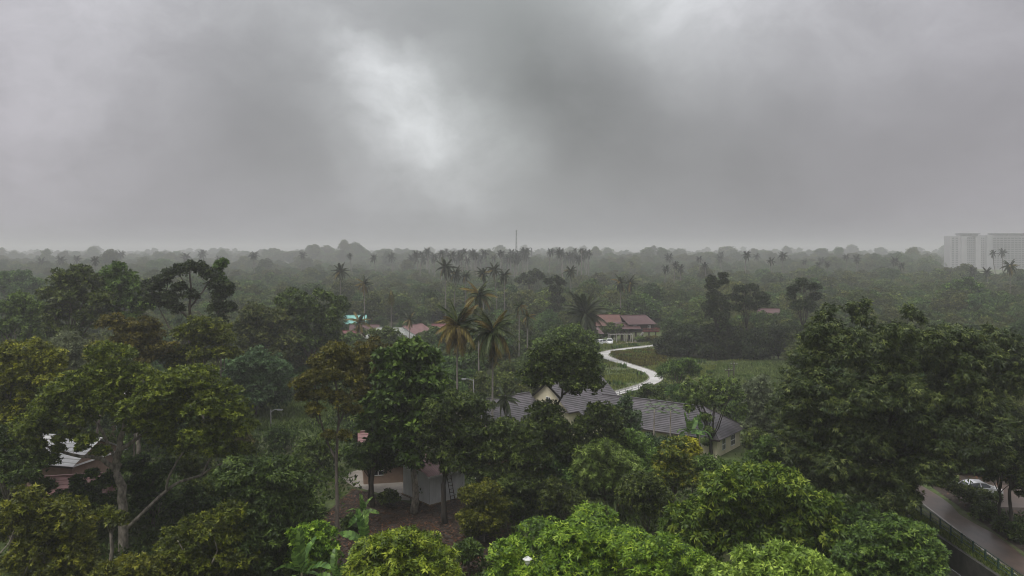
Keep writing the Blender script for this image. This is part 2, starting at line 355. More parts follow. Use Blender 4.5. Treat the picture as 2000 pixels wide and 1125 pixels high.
# curving pale path across the meadow, traced on the ground from its centre line
pc = [(1330, 670.5), (1285, 674.5), (1245, 679), (1205, 683.5), (1184, 688), (1176, 692), (1180, 697), (1194, 702), (1215, 709.5), (1240, 717), (1262, 724.5), (1277, 731), (1283, 738), (1278, 745), (1262, 752), (1240, 759), (1215, 766), (1190, 773), (1165, 781)]
pg = [G(*p)[:2] for p in pc]
def spline(P, n=8):
    P = [np.array(p, float) for p in P]; out = []
    for i in range(len(P) - 1):
        a = P[max(i - 1, 0)]; b = P[i]; c = P[i + 1]; d = P[min(i + 2, len(P) - 1)]
        for t in np.linspace(0, 1, n, endpoint=False):
            out.append(.5 * (2 * b + (c - a) * t + (2 * a - 5 * b + 4 * c - d) * t * t + (3 * b - a - 3 * c + d) * t ** 3))
    out.append(P[-1]); return np.array(out)
PATH = spline(pg)
def smooth_line(P, k=5):
    for _ in range(k): P = np.concatenate([P[:1], (P[:-2] + 2 * P[1:-1] + P[2:]) / 4, P[-1:]])
    return P
PATH = smooth_line(PATH, 40)
def offset(P, o):
    t = np.gradient(P, axis=0); t /= np.linalg.norm(t, axis=1)[:, None]; return P + np.stack([-t[:, 1], t[:, 0]], 1) * o
pw = 1.3
strip('path', offset(PATH, -pw), offset(PATH, pw), .03, M['path'])
def kerbline(P, o):
    g = Geo(); E = offset(P, o); E = E[np.min(np.linalg.norm(E[:, None] - P[None], axis=2), 1) > abs(o) - .04]
    for a, b in zip(E[:-1:2], E[2::2]):
        if np.linalg.norm(a - b) < 4: g.beam((a[0], a[1], .07), (b[0], b[1], .07), .16, .14)
    g.obj('kerb', M['concrete'], kind='structure')
kerbline(PATH, pw + .1); kerbline(PATH, -pw - .1)
# sandy track in front of the timber house
tr = [G(u, v)[:2] for u, v in [(1168, 672), (1190, 671), (1220, 669), (1260, 666.5), (1300, 665)]]
TR = spline(tr, 6)
strip('dirt_track', offset(TR, -1.6), offset(TR, 1.6), .015, plain('sandy_track', (.36, .28, .19), (.24, .185, .12), .5, .95, .2))
# paved yard and brown leaf litter by the grey shed
def sheet(name, pts, z, mat):
    g = Geo().poly([(p[0], p[1], z) for p in pts]); return g.obj(name, mat, kind='structure')
YARD = [G(690, 950), G(735, 962), G(778, 976), G(800, 978), G(806, 955), G(800, 925), G(700, 918), G(660, 930)]
sheet('paved_yard', YARD, .02, plain('worn_paving', (.34, .31, .27), (.20, .18, .155), .35, .8, .2))
LIT = [G(560, 1060), G(640, 1000), G(690, 955), G(735, 966), G(800, 984), G(900, 975), G(985, 985), G(1000, 1060), G(930, 1125), G(800, 1150), G(640, 1150)]
sheet('leaf_litter_floor', LIT, .008, M['earth'])

BANK = [(44.9, 62), (47.2, 84), (48.9, 100), (66, 112), (66, 62)]
sheet('earth_bank', BANK, .006, M['earth'])

def in_poly(px, py, poly):
    px = np.asarray(px); py = np.asarray(py); inside = np.zeros(px.shape, bool); n = len(poly)
    for i in range(n):
        x1, y1 = poly[i][:2]; x2, y2 = poly[(i + 1) % n][:2]
        c = ((y1 > py) != (y2 > py)); inside ^= c & (px < (x2 - x1) * (py - y1) / ((y2 - y1) if y2 != y1 else 1e-9) + x1)
    return inside
MEADOW = [G(1172, 668), G(1300, 664), G(1292, 690), G(1400, 704), G(1530, 706), G(1535, 748), G(1430, 765), G(1335, 775), G(1200, 786), G(1150, 786), G(1172, 735), G(1165, 690)]
GLADE = [G(430, 800), G(520, 785), G(650, 785), G(640, 830), G(540, 845), G(430, 830)]
GLADE2 = [G(955, 745), G(1030, 742), G(1030, 775), G(955, 775)]

def blades(rng, pts, h, w, n=3):
    """little fans of grass blades, one quad each"""
    k = len(pts); P = np.repeat(pts, n, 0); m = len(P)
    a = rng.uniform(0, 2 * np.pi, m); ln = rng.uniform(.5, 1.2, m) * h; lean = rng.uniform(.1, .6, m) * ln
    d = np.stack([np.cos(a), np.sin(a), np.zeros(m)], 1); s = np.stack([-np.sin(a), np.cos(a), np.zeros(m)], 1)
    P = P + d * rng.uniform(0, .3, m)[:, None] * h
    up = np.array([0, 0, 1.])
    V = np.stack([P - s * w / 2, P + s * w / 2, P + s * w / 4 + d * (lean * .5)[:, None] + up * (ln * .7)[:, None], P - s * w / 6 + d * lean[:, None] + up * ln[:, None]], 1).reshape(-1, 3)
    return V, np.arange(m * 4).reshape(-1, 4), np.clip(np.repeat(rng.uniform(.1, .9, k), n) + rng.normal(0, .12, m), 0, 1)
def scatter(rng, poly, n):
    P = np.array([p[:2] for p in poly]); lo, hi = P.min(0), P.max(0); q = rng.uniform(lo, hi, (n * 4, 2)); q = q[in_poly(q[:, 0], q[:, 1], poly)][:n]
    return np.concatenate([q, terrain(q[:, 0], q[:, 1])[:, None]], 1)
def pathdist(q):
    return np.min(np.linalg.norm(q[:, None, :2] - PATH[None, ::3], axis=2), 1)
rg = np.random.default_rng(11)
q = scatter(rg, MEADOW, 30000); q = q[pathdist(q) > 1.9]
def lump(q, s, sd_):
    r_ = np.random.default_rng(sd_); return sum(np.sin(q[:, 0] * r_.normal() * s + q[:, 1] * r_.normal() * s + r_.uniform(0, 6)) for _ in range(7)) / 2.6
nn = lump(q, .35, 1) + .7 * lump(q, 1.1, 2); keep = rg.random(len(q)) < .55 + .35 * nn; q, nn = q[keep], nn[keep]
V, Q, t = blades(rg, q, .42, .15)
k_ = np.repeat(nn, 12)[:, None] * .5 + .9; V = np.where(np.arange(3)[None] == 2, V * np.clip(k_, .35, 2.2), V); tag(link('meadow_grass', mesh_np('meadow_grass', V, Q, M['grass'], np.clip(t + np.repeat(nn, 3) * .12, 0, 1)), kind='stuff'), 'short green grass covering the meadow round the curved path', 'grass')
q = scatter(rg, [G(1190, 690), G(1300, 682), G(1300, 712), G(1250, 716), G(1200, 702)], 5000); q = q[pathdist(q) > 1.8]; q = q[lump(q, .8, 5) > -.2]
V, Q, t = blades(rg, q, .7, .18, 4); tag(link('dry_weeds', mesh_np('dry_weeds', V, Q, M['brown'], t), kind='stuff'), 'brownish dry weeds on the bank inside the path curve', 'weeds')
q = scatter(rg, MEADOW, 9000); q = q[(lump(q, .45, 8) > 1.15) & (pathdist(q) > 2.2)]
V, Q, t = blades(rg, q, .95, .25, 5); tag(link('meadow_weeds', mesh_np('meadow_weeds', V, Q, M['green'], t), kind='stuff'), 'darker weed tufts dotted over the meadow grass', 'weeds')
q = scatter(rg, [G(1405, 712), G(1540, 706), G(1545, 760), G(1430, 768), G(1390, 742)], 5000)
V, Q, t = blades(rg, q, .8, .2, 4); tag(link('tall_grass', mesh_np('tall_grass', V, Q, M['reed'], t), kind='stuff'), 'pale tall grass at the meadow edge under the dark grove', 'grass')
q = np.concatenate([scatter(rg, GLADE, 6000), scatter(rg, GLADE2, 2000)])
V, Q, t = blades(rg, q, .9, .18, 4); tag(link('clearing_grass', mesh_np('clearing_grass', V, Q, M['reed'], t), kind='stuff'), 'light green rough grass in the small clearings among trees', 'grass')
q = np.stack([rg.uniform(40.6, 42.1, 4200), rg.uniform(50, 98, 4200), np.zeros(4200)], 1)
V, Q, t = blades(rg, q, .28, .06, 4); tag(link('verge_grass', mesh_np('verge_grass', V, Q, M['grass'], t), kind='stuff'), 'grass verge between the driveway fence and the drain', 'grass')
q = np.concatenate([scatter(rg, LIT, 9000), scatter(rg, BANK, 3500)]); q = q[~((q[:, 0] > 49) & (q[:, 0] < 62) & (q[:, 1] > 83.5) & (q[:, 1] < 92))]; k = len(q); a = rg.uniform(0, 6.28, k); d = np.stack([np.cos(a), np.sin(a), rg.normal(0, .25, k)], 1) * rg.uniform(.10, .24, k)[:, None]; s = np.stack([-np.sin(a), np.cos(a), rg.normal(0, .25, k)], 1) * .07
q[:, 2] += rg.uniform(.03, .09, k)
V = np.stack([q - d, q + s, q + d, q - s], 1).reshape(-1, 3)
tag(link('leaf_litter', mesh_np('leaf_litter', V, np.arange(4 * k).reshape(-1, 4), M['litter'], rg.uniform(0, 1, k)), kind='stuff'), 'reddish brown fallen leaves on the ground before the shed and along the drive bank', 'leaf litter')

# ------------------------------------------------------------------ buildings
def roof_courses(g, a, b, c, d, course=.34, lift=.05, bottom=True):
    """tiled slope a-b along the eave, c-d along the ridge (a below d, b below c): stepped courses"""
    a, b, c, d = [Vector(p) for p in (a, b, c, d)]
    nrm = (b - a).cross(d - a)
    if nrm.length < 1e-6: nrm = (b - a).cross(c - a)
    nrm.normalize()
    if nrm.z < 0: nrm = -nrm
    n = max(2, int(((d + c) / 2 - (a + b) / 2).length / course))
    for i in range(n):
        t0, t1 = i / n, min(1.0, (i + 1.0) / n)
        l0, r0, l1, r1 = a.lerp(d, t0), b.lerp(c, t0), a.lerp(d, t1), b.lerp(c, t1)
        g.poly([l0 + nrm * lift, r0 + nrm * lift, r1, l1]); g.poly([l0, r0, r0 + nrm * lift, l0 + nrm * lift])
def gabled(root, L_, half, eave, ridge, over, roofm, wallm, hip=(0, 0), course=.34, lift=.05, wall=True, name='roof'):
    """block along local x from 0 to L_, centred on y=0"""
    h0, h1 = hip; g = Geo(); e = half + over; drop = (ridge - eave) / half * over; ze = eave - drop
    x0, x1 = -over, L_ + over
    rA, rB = (h0 if h0 else x0), (L_ - h1 if h1 else x1)
    roof_courses(g, (x0, -e, ze), (x1, -e, ze), (rB, 0, ridge), (rA, 0, ridge), course, lift)
    roof_courses(g, (x1, e, ze), (x0, e, ze), (rA, 0, ridge), (rB, 0, ridge), course, lift)
    if h1: roof_courses(g, (x1, -e, ze), (x1, e, ze), (rB, 0, ridge), (rB, 0, ridge), course, lift)
    if h0: roof_courses(g, (x0, e, ze), (x0, -e, ze), (rA, 0, ridge), (rA, 0, ridge), course, lift)
    g.poly([(x0 + .02, -e + .02, ze - .06), (x0 + .02, e - .02, ze - .06), (x1 - .02, e - .02, ze - .06), (x1 - .02, -e + .02, ze - .06)])
    ro = g.obj(name, roofm, root)
    rc = Geo().beam((rA, 0, ridge + .05), (rB, 0, ridge + .05), .28, .16)
    if h1:
        for s in (-1, 1): rc.beam((rB, 0, ridge + .05), (x1, s * e, ze + .06), .24, .14)
    rc.obj('ridge_cap', roofm, ro)
    for s in (-1, 1): Geo().beam((x0, s * e, ze - .10), (x1, s * e, ze - .10), .05, .16).obj('fascia', M['timber'], ro)
    if wall:
        w = Geo(); b = -.1
        w.poly([(0, -half, b), (L_, -half, b), (L_, -half, eave), (0, -half, eave)]); w.poly([(L_, half, b), (0, half, b), (0, half, eave), (L_, half, eave)])
        t = ridge - .12
        for x, hp in ((0, h0), (L_, h1)):
            w.poly([(x, -half, b), (x, half, b), (x, half, eave)] + ([] if hp else [(x, 0, t)]) + [(x, -half, eave)])
        w.obj('wall', wallm, root)
    return ro
def window(root, c, w, h, axis, out, frame=None, cols=2, rows=2, name='window'):
    """frame with panes set in a wall; axis 'x': wall along local x facing out*y; axis 'y': wall along local y facing out*x"""
    frame = frame or M['white']; f = Geo()
    def P(a, dep, z): return (c[0] + a, c[1] + out * dep, c[2] + z) if axis == 'x' else (c[0] + out * dep, c[1] + a, c[2] + z)
    def bar(a0, a1, z0, z1, t=.09):
        p = P((a0 + a1) / 2, .03, (z0 + z1) / 2); sz = (a1 - a0, t, z1 - z0) if axis == 'x' else (t, a1 - a0, z1 - z0); f.box(p, sz)
    k = .08
    bar(-w/2, w/2, h/2 - k, h/2); bar(-w/2, w/2, -h/2, -h/2 + k)
    for i in range(cols + 1): x = -w/2 + k/2 + (w - k) * i / cols; bar(x - k/2, x + k/2, -h/2 + k, h/2 - k, .085)
    for j in range(1, rows): z = -h/2 + h * j / rows; bar(-w/2 + k, w/2 - k, z - k/2, z + k/2, .08)
    fo = f.obj(name, frame, root)
    cw, rh = w / cols, h / rows
    for i in range(cols):
        for j in range(rows):
            p = P(-w/2 + cw * (i + .5), .02, -h/2 + rh * (j + .5)); sz = (cw - .1, .03, rh - .1) if axis == 'x' else (.03, cw - .1, rh - .1)
            Geo().box(p, sz).obj('pane', M['glass'], fo)
    return fo
def door(root, c, w, h, axis, out, mat):
    sz = (w, .1, h) if axis == 'x' else (.1, w, h); p = (c[0], c[1] + out * .03, c[2]) if axis == 'x' else (c[0] + out * .03, c[1], c[2])
    d = Geo().box(p, sz).obj('door', mat, root)
    hp = (c[0] + w * .38, c[1] + out * .11, c[2]) if axis == 'x' else (c[0] + out * .11, c[1] + w * .38, c[2])
    Geo().box(hp, (.08, .08, .1)).obj('handle', M['steel'], d); return d

# the long bungalow with dark tiled roofs: two wings and a taller gabled middle, one building
B0 = np.array([14.0, 118.6, 0.]); hdg = math.atan2(-.60, .80)
bung = empty('bungalow', B0, 'cream bungalow with long dark grey tiled roofs below the curved path', 'house', rz=hdg)
gabled(bung, 19, 4.1, 2.9, 5.6, .65, M['rooftile'], M['cream'], hip=(0, 3.6))
window(bung, (19, 1.3, 1.35), 1.5, 1.5, 'y', 1); window(bung, (19, -1.9, 1.35), 1.2, 1.5, 'y', 1)
for x in (2.5, 6.0, 9.5, 12.6, 16.2): window(bung, (x, -4.1, 1.5), 1.5, 1.3, 'x', -1)
door(bung, (4.3, -4.1, 1.0), .95, 2.1, 'x', -1, M['timber'])
def sub(root, px, py, heading):
    """an Empty-free way to build a turned block under the same root: returns a mesh parent"""
    o = bpy.data.objects.new('block_footing', Geo().box((0, 0, .05), (.5, .5, .3)).mesh('block_footing', M['concrete'])); COL.objects.link(o); o.parent = root
    return o
def turned(root, wx, wy, heading, fn):
    """build parts in a turned frame, then parent them to the root keeping them where they are"""
    tmp = bpy.data.objects.new('turn', None); COL.objects.link(tmp); tmp.location = (wx, wy, 0); tmp.rotation_euler = (0, 0, heading)
    fn(tmp)
    mt = Matrix.Translation((wx, wy, 0)) @ Matrix.Rotation(heading, 4, 'Z'); mr = Matrix.Translation(root.location) @ Matrix.Rotation(root.rotation_euler.z, 4, 'Z')
    for ch in [o for o in COL.objects if o.parent == tmp]:
        ch.parent = root; ch.matrix_local = mr.inverted() @ mt @ ch.matrix_local
    bpy.data.objects.remove(tmp)
def middle(r):
    gabled(r, 10.5, 4.3, 4.3, 7.6, .6, M['rooftile'], M['cream'])
    window(r, (0, 0, 5.0), 1.0, .8, 'y', -1, cols=2, rows=1)
    window(r, (2.5, -4.3, 2.0), 1.4, 1.2, 'x', -1); door(r, (8.8, -4.3, 1.2), 1.6, 2.4, 'x', -1, M['iron'])
    g = Geo(); roof_courses(g, (1.4, -6.2, 3.15), (6.4, -6.2, 3.15), (6.4, -4.3, 4.1), (1.4, -4.3, 4.1)); g.obj('porch_roof', M['rooftile'], r)
    for x in (1.6, 6.2): Geo().box((x, -6.0, 1.5), (.25, .25, 3.05)).obj('porch_post', M['cream'], r)
turned(bung, 5.4, 118.0, R(40), middle)
def leftwing(r):
    gabled(r, 10, 4.0, 2.9, 5.6, .65, M['rooftile'], M['cream'])
    for x in (2.5, 6.5): window(r, (x, -4.0, 1.5), 1.5, 1.3, 'x', -1)
turned(bung, -5.6, 113.6, R(39), leftwing)

def cottage(name, label, u, vb, d, L_, half, eave, ridge, rz, roofm, wallm, cat='house', group=None, course=.5, over=.6, hip=(0, 0)):
    x = X(u, d); root = empty(name, (x - math.cos(rz) * L_ / 2, d - math.sin(rz) * L_ / 2, 0), label, cat, group, rz)
    gabled(root, L_, half, eave, ridge, over, roofm, wallm, hip, course, .04)
    k = max(2, int(L_ / 3.2))
    for i in range(k):
        if i == k // 2: door(root, (L_ * (i + .5) / k, -half, 1.0), .9, 2.0, 'x', -1, M['timber'])
        else: window(root, (L_ * (i + .5) / k, -half, min(1.5, eave * .55)), 1.3, 1.1, 'x', -1)
    window(root, (L_, 0, 1.5), 1.2, 1.1, 'y', 1); window(root, (0, 0, 1.5), 1.2, 1.1, 'y', -1)
    return root
cottage('village_house', 'house with a bright turquoise metal roof among the village trees', 686, 0, 262, 9, 4.5, 3.0, 5.8, R(4), M['roof_aqua'], M['white'])
cottage('village_house', 'small house with a strong pinkish red roof nearest the turquoise one', 684, 0, 214, 6.5, 3.2, 2.6, 5.5, R(-24), M['roof_red'], M['cream'])
cottage('village_house', 'low house with a dull red roof behind the long grey roof', 712, 0, 235, 7.5, 3.5, 2.8, 5.2, R(8), M['roof_maroon'], M['cream'])
cottage('village_house', 'long house with a weathered grey hipped roof in the village', 762, 0, 216, 15, 5, 2.6, 6.2, R(-14), M['roof_grey'], M['cream'], hip=(4, 4))
wh = cottage('village_house', 'white walled house with a faded pink roof and gable end', 806, 0, 226, 8.5, 3.4, 4.2, 6.0, R(62), M['roof_pink'], M['white'])
cottage('village_house', 'house with a crimson roof partly behind the yellowing coconut palm', 876, 0, 218, 8, 3.6, 4.3, 7.0, R(3), M['roof_red'], M['cream'])
cottage('village_house', 'red brick coloured roof half buried in trees beyond the dark grove', 1501, 0, 232, 5, 3, 8.2, 10.2, R(-20), M['roof_maroon'], M['brownwall'])
cottage('village_house', 'house with an orange red roof beside the timber stilt house', 1186, 0, 258, 7.2, 3.2, 3.6, 6.3, R(3), M['roof_orange'], M['brownwall'])

# timber house on stilts
th = empty('stilt_house', (X(1229, 240), 240, 0), 'dark timber house on stilts with a maroon roof beyond the path', 'house', rz=R(8))
g = Geo(); roof_courses(g, (-1.2, -3.2, 5.1), (7.6, -3.2, 5.1), (5.2, 0, 7.6), (-3.0, 0, 7.6), .5, .04); roof_courses(g, (7.6, 3.2, 5.1), (-1.2, 3.2, 5.1), (-3.0, 0, 7.6), (5.2, 0, 7.6), .5, .04)
g.obj('roof', M['roof_maroon'], th)
Geo().beam((-3.0, 0, 7.65), (5.2, 0, 7.65), .25, .16).obj('ridge_cap', M['roof_maroon'], th)
g = Geo().box((3.0, 0, 4.15), (7.6, 5.2, 2.4)); g.poly([(-.9, -2.6, 5.3), (-.9, 2.6, 5.3), (-.9, 0, 7.35)]); g.obj('wall', M['timber'], th)
g = Geo(); roof_courses(g, (-3.4, -4.4, 3.9), (2.4, -4.4, 3.9), (2.4, -2.6, 4.6), (-3.4, -2.6, 4.6), .5, .04); g.obj('porch_roof', M['roof_maroon'], th)
g = Geo(); roof_courses(g, (-5.0, -3.0, 4.5), (-.9, -3.0, 4.5), (-.9, 0, 5.6), (-5.0, 0, 5.6), .5, .04); g.obj('lean_to_roof', M['roof_maroon'], th)
Geo().box((2.0, 0, 2.85), (10.8, 6.8, .2)).obj('floor_deck', M['timber'], th)
for x in np.linspace(-3.2, 7.2, 6):
    for y in (-3.1, 3.1): Geo().box((x, y, 1.37), (.28, .28, 2.76)).obj('stilt', M['timber'], th)
g = Geo()
for z in (3.35, 3.85): g.beam((3.2, -3.5, z), (8.2, -3.5, z), .09)
for z in (3.35, 3.85): g.beam((8.2, -3.5, z), (8.2, 2.0, z), .09)
for x in np.linspace(3.2, 8.2, 12): g.box((x, -3.5, 3.4), (.07, .07, .9))
g.obj('railing', M['redwood'], th)
Geo().box((5.7, -3.3, 2.98), (5.2, .12, .32)).obj('balcony_fascia', M['redwood'], th)
for x, w in ((1.0, 1.0), (5.4, .9)): window(th, (x, -2.6, 4.2), w, 1.0, 'x', -1)
g = Geo()
for i in range(10): g.box((.6 + i * .24, -4.3 - (9 - i) * .02, .2 + i * .28), (.3, 1.1, .08))
g.beam((.5, -4.9, .1), (3.0, -4.8, 2.9), .1, .3); g.beam((.5, -3.75, .1), (3.0, -3.7, 2.9), .1, .3)
g.obj('staircase', M['concrete'], th)
pgl = empty('pergola', (X(1214, 233), 233, 0), 'flat pergola of pale posts beside the timber stilt house', 'pergola', rz=R(2))
for x in (-3.4, -1.5, 1.35, 3.2):
    for y in (0, 3): Geo().box((x, y, 1.25), (.22, .22, 2.5)).obj('post', M['concrete'], pgl)
for y in (0, 3): Geo().beam((-3.8, y, 2.6), (3.6, y, 2.6), .16, .2).obj('beam', M['concrete'], pgl)
for x in np.linspace(-3.6, 3.4, 9): Geo().beam((x, -.4, 2.77), (x, 3.4, 2.77), .08, .14).obj('rafter', M['timber'], pgl)
kio = empty('garden_hut', (X(1167, 236), 236, 0), 'little hut with a pointed red roof beside the parked white cars', 'hut')
g = Geo()
for k in range(4):
    a, b = [(s * math.cos(R(45 + 90 * (k + e))), s * math.sin(R(45 + 90 * (k + e)))) for e, s in ((0, 2.6), (1, 2.6))]
    roof_courses(g, (a[0], a[1], 2.6), (b[0], b[1], 2.6), (0, 0, 4.6), (0, 0, 4.6), .45, .04)
g.obj('roof', M['roof_maroon'], kio)
for x in (-1.5, 1.5):
    for y in (-1.5, 1.5): Geo().box((x, y, 1.3), (.18, .18, 2.6)).obj('post', M['timber'], kio)
Geo().box((0, 1.45, .9), (2.8, .1, 1.8)).obj('wall', M['redwood'], kio); Geo().box((0, 0, .08), (3.4, 3.4, .16)).obj('floor_slab', M['concrete'], kio)

# grey shed with a faded red metal roof, and the house it leans on
def corrugated(g, a, b, c, d, pitch=.18, amp=.02):
    a, b, c, d = [Vector(p) for p in (a, b, c, d)]; n = max(4, int((b - a).length / pitch * 2)); nr = (b - a).cross(d - a).normalized()
    if nr.z < 0: nr = -nr
    for i in range(n):
        o0, o1 = (amp if i % 2 else -amp), (amp if (i + 1) % 2 else -amp)
        g.poly([a.lerp(b, i / n) + nr * o0, a.lerp(b, (i + 1) / n) + nr * o1, d.lerp(c, (i + 1) / n) + nr * o1, d.lerp(c, i / n) + nr * o0])
shx = G(839, 988)
shed = empty('grey_shed', shx, 'grey sheet walled shed with a faded red metal roof among dark trees', 'shed', rz=R(40))
g = Geo()
def sheetwall(g, p, q, z0, z1, pitch=.22, amp=.02):
    p, q = Vector(p), Vector(q); n = int((q - p).length / pitch * 2); t = (q - p).normalized(); nr = Vector((t.y, -t.x, 0))
    for i in range(n):
        o0, o1 = (amp if i % 2 else 0), (amp if (i + 1) % 2 else 0); A, B = p.lerp(q, i / n) + nr * o0, p.lerp(q, (i + 1) / n) + nr * o1
        g.poly([(A.x, A.y, z0), (B.x, B.y, z0), (B.x, B.y, z1), (A.x, A.y, z1)])
sheetwall(g, (0, 0, 0), (4.6, 0, 0), .0, 3.3); sheetwall(g, (0, 5.2, 0), (0, 0, 0), .0, 3.3); sheetwall(g, (4.6, 0, 0), (4.6, 5.2, 0), 0, 3.3)
g.obj('wall', M['greywall'], shed)
g = Geo(); corrugated(g, (-.5, -.5, 3.25), (5.1, -.5, 3.25), (5.1, 5.6, 5.2), (-.5, 5.6, 5.2)); g.obj('roof', M['roof_pink'], shed)
Geo().beam((-.5, -.45, 3.14), (5.1, -.45, 3.14), .06, .18).obj('fascia', M['white'], shed)
Geo().box((2.3, 2.6, .02), (5.0, 5.6, .22)).obj('footing', plain('footing_brown', (.22, .16, .11), (.13, .09, .06), 2, .9), shed)
hs = cottage('tin_roofed_house', 'house with a faded pink tin roof behind the grey shed', 790, 0, 97, 10, 4, 3.0, 5.2, R(12), M['roof_pink'], M['brownwall'])
cottage('white_shed', 'white walled shed glimpsed behind bushes near the grey shed', 962, 0, 92, 3.2, 1.6, 2.7, 3.5, R(20), M['roof_orange'], M['white'], cat='shed')
gp = G(797, 968)
gate = empty('iron_gate', gp, 'black iron lattice gate standing by the grey shed corner', 'gate', rz=R(70))
Geo().box((0, 0, 1.1), (.09, .09, 2.2)).obj('post', M['iron'], gate); Geo().box((2.2, 0, 1.1), (.09, .09, 2.2)).obj('post', M['iron'], gate)
g = Geo()
for z in (.2, .75, 1.3, 1.85): g.beam((.05, 0, z), (2.15, 0, z), .05)
g.obj('rail', M['iron'], gate)
for x in np.linspace(.25, 1.95, 8): Geo().box((x, 0, 1.05), (.035, .035, 1.8)).obj('bar', M['iron'], gate)
lp = G(884, 985)
lad = empty('ladder', (lp[0] - .1, lp[1] - .2, 0), 'dark ladder leaning on the wall of the grey shed', 'ladder', rz=R(35))
for s in (-.24, .24): Geo().beam((s, -.5, 0), (s, .55, 3.0), .06).obj('rail', M['timber'], lad)
for i in range(8): t = (i + 1) / 9; Geo().beam((-.24, -.5 + 1.05 * t, 3.0 * t), (.24, -.5 + 1.05 * t, 3.0 * t), .05).obj('rung', M['timber'], lad)

# house glimpsed under the big olive tree
cottage('white_roofed_house', 'brown walled house with a white metal roof seen through the big olive tree', 140, 0, 87, 6.5, 3.4, 5.0, 6.7, R(-14), M['white'], M['brownwall'])
cottage('red_roofed_house', 'low house with pinkish red roofs under the big olive tree', 140, 0, 80.5, 6, 2.8, 2.6, 4.3, R(14), M['roof_pink'], M['brownwall'])
cottage('white_roofed_house', 'small white roof catching light behind the crown of the big olive tree', 270, 0, 118, 6, 3, 5.4, 6.6, R(10), M['white'], M['brownwall'])

# hotel tower in the rain haze
HT = 1150.0; k = HT / F
hot = empty('hotel_tower', (X(1857, HT), HT, 0), 'tall white slab hotel fading into rain haze at the far right skyline', 'tower block')
base = -4
def hx(u): return (u - 1857) * k
def hblock(u0, u1, y0, y1, vt, mat, name='wall'):
    zt = Z(vt, HT); Geo().box(((hx(u0) + hx(u1)) / 2, (y0 + y1) / 2, (zt + base) / 2), (hx(u1) - hx(u0), y1 - y0, zt - base)).obj(name, mat, hot)
hblock(1857, 1878, 2.5, 18, 461, M['tower_white']); hblock(1878, 1889, 0, 18, 461.5, M['tower_white']); hblock(1889, 1906, 3.0, 18, 462, M['tower_shade'])
hblock(1906, 1916, 0, 18, 461.5, M['tower_white']); hblock(1916, 1926, 2.5, 18, 463, M['tower_white']); hblock(1926, 1938, -2, 18, 459, M['tower_shade']); hblock(1938, 2040, .5, 18, 461, M['tower_white'])
for a, b in ((1876, 1897), (1899, 1914), (1941, 1968), (1970, 1997), (1999, 2025)):
    zt = Z(456.6, HT); Geo().box(((hx(a) + hx(b)) / 2, 7, zt), (hx(b) - hx(a), 16, 1.6)).obj('roof_slab', M['tower_dark'], hot)
    Geo().box(((hx(a) + hx(b)) / 2, 8, zt - 2.0), ((hx(b) - hx(a)) * .9, 10, 2.6)).obj('plant_room', M['tower_white'], hot)
wm = {}
def hwin(uc, zc, y, w, h):
    key = (round(w, 2), round(h, 2))
    if key not in wm: wm[key] = Geo().box((0, 0, 0), (w, .3, h)).mesh('window', M['tower_glass'])
    link('window', wm[key], hot, (hx(uc), y - .1, zc))
rows = [Z(465.5 + 4.3 * i, HT) for i in range(14)]
for zc in rows:
    for uc in (1863, 1870.5): hwin(uc, zc, 2.5, 3.2, 1.9)
    for uc in (1892, 1896, 1900, 1904): hwin(uc, zc, 3.0, 2.0, 1.8)
    for uc in (1919, 1923): hwin(uc, zc, 2.5, 2.0, 1.9)
    for i in range(9): hwin(1942.5 + 7.1 * i, zc, .5, 3.9, 1.9)
g = Geo()
for i in range(15):
    z = Z(463.4 + 4.3 * i, HT); g.box(((hx(1938) + hx(2040)) / 2, .2, z), (hx(2040) - hx(1938), 1.2, .35))
g.obj('balcony_slab', M['tower_white'], hot)

def mast(u, vt, d, w, label):
    x = X(u, d); zb = float(terrain(x, d)); H_ = Z(vt, d) - zb; root = empty('lattice_mast', (x, d, zb), label, 'mast')
    g = Geo(); n = max(8, int(H_ / 4))
    def cr(i, t): a = R(30 + 120 * i); r = w * (1 - .75 * t); return Vector((math.cos(a) * r, math.sin(a) * r, H_ * t))
    legs = [Geo() for _ in range(3)]
    for i in range(3): Geo().beam(cr(i, 0), cr(i, 1), .34).obj('leg', M['lattice'], root)
    for j in range(n):
        for i in range(3): g.beam(cr(i, j / n), cr((i + 1) % 3, (j + 1) / n), .18); g.beam(cr(i, j / n), cr((i + 1) % 3, j / n), .14)
    g.obj('bracing', M['lattice'], root)
    for t in (.97, .9): Geo().box((0, -.6, H_ * t), (1.6, .5, 1.6)).obj('antenna', M['lattice'], root)
mast(1008.5, 449, 900, 1.7, 'tall thin steel lattice mast rising above the far palms')
mast(1038, 484, 850, 1.2, 'short lattice mast just beside the foot of the tall mast')

# ------------------------------------------------------------------ poles, rails, signs, cars
def street_lamp(u, vb, vt, d, arm, label, hx_=.0):
    x = X(u, d); H_ = Z(vt, d); root = empty('street_lamp', (x, d, 0), label, 'street lamp')
    Geo().tube([(0, 0, 0), (0, 0, H_)], [.11, .07]).obj('pole', M['pole'], root, smooth=True)
    Geo().tube([(0, 0, H_ - .4), (arm * .5, 0, H_ - .05), (arm, 0, H_)], [.05, .045, .04]).obj('arm', M['steel'], root, smooth=True)
    h = Geo().box((arm + (.45 if arm > 0 else -.45), 0, H_), (.8, .26, .12)).obj('lamp_head', M['steel'], root); Geo().box((arm + (.45 if arm > 0 else -.45), 0, H_ - .09), (.7, .2, .05)).obj('lens', M['lens'], h)
street_lamp(529, 0, 800, 118, .9, 'grey street lamp standing at the grassy clearing among trees')
street_lamp(925, 0, 740, 128, -1.1, 'street lamp with white head between the two yellowing palms')
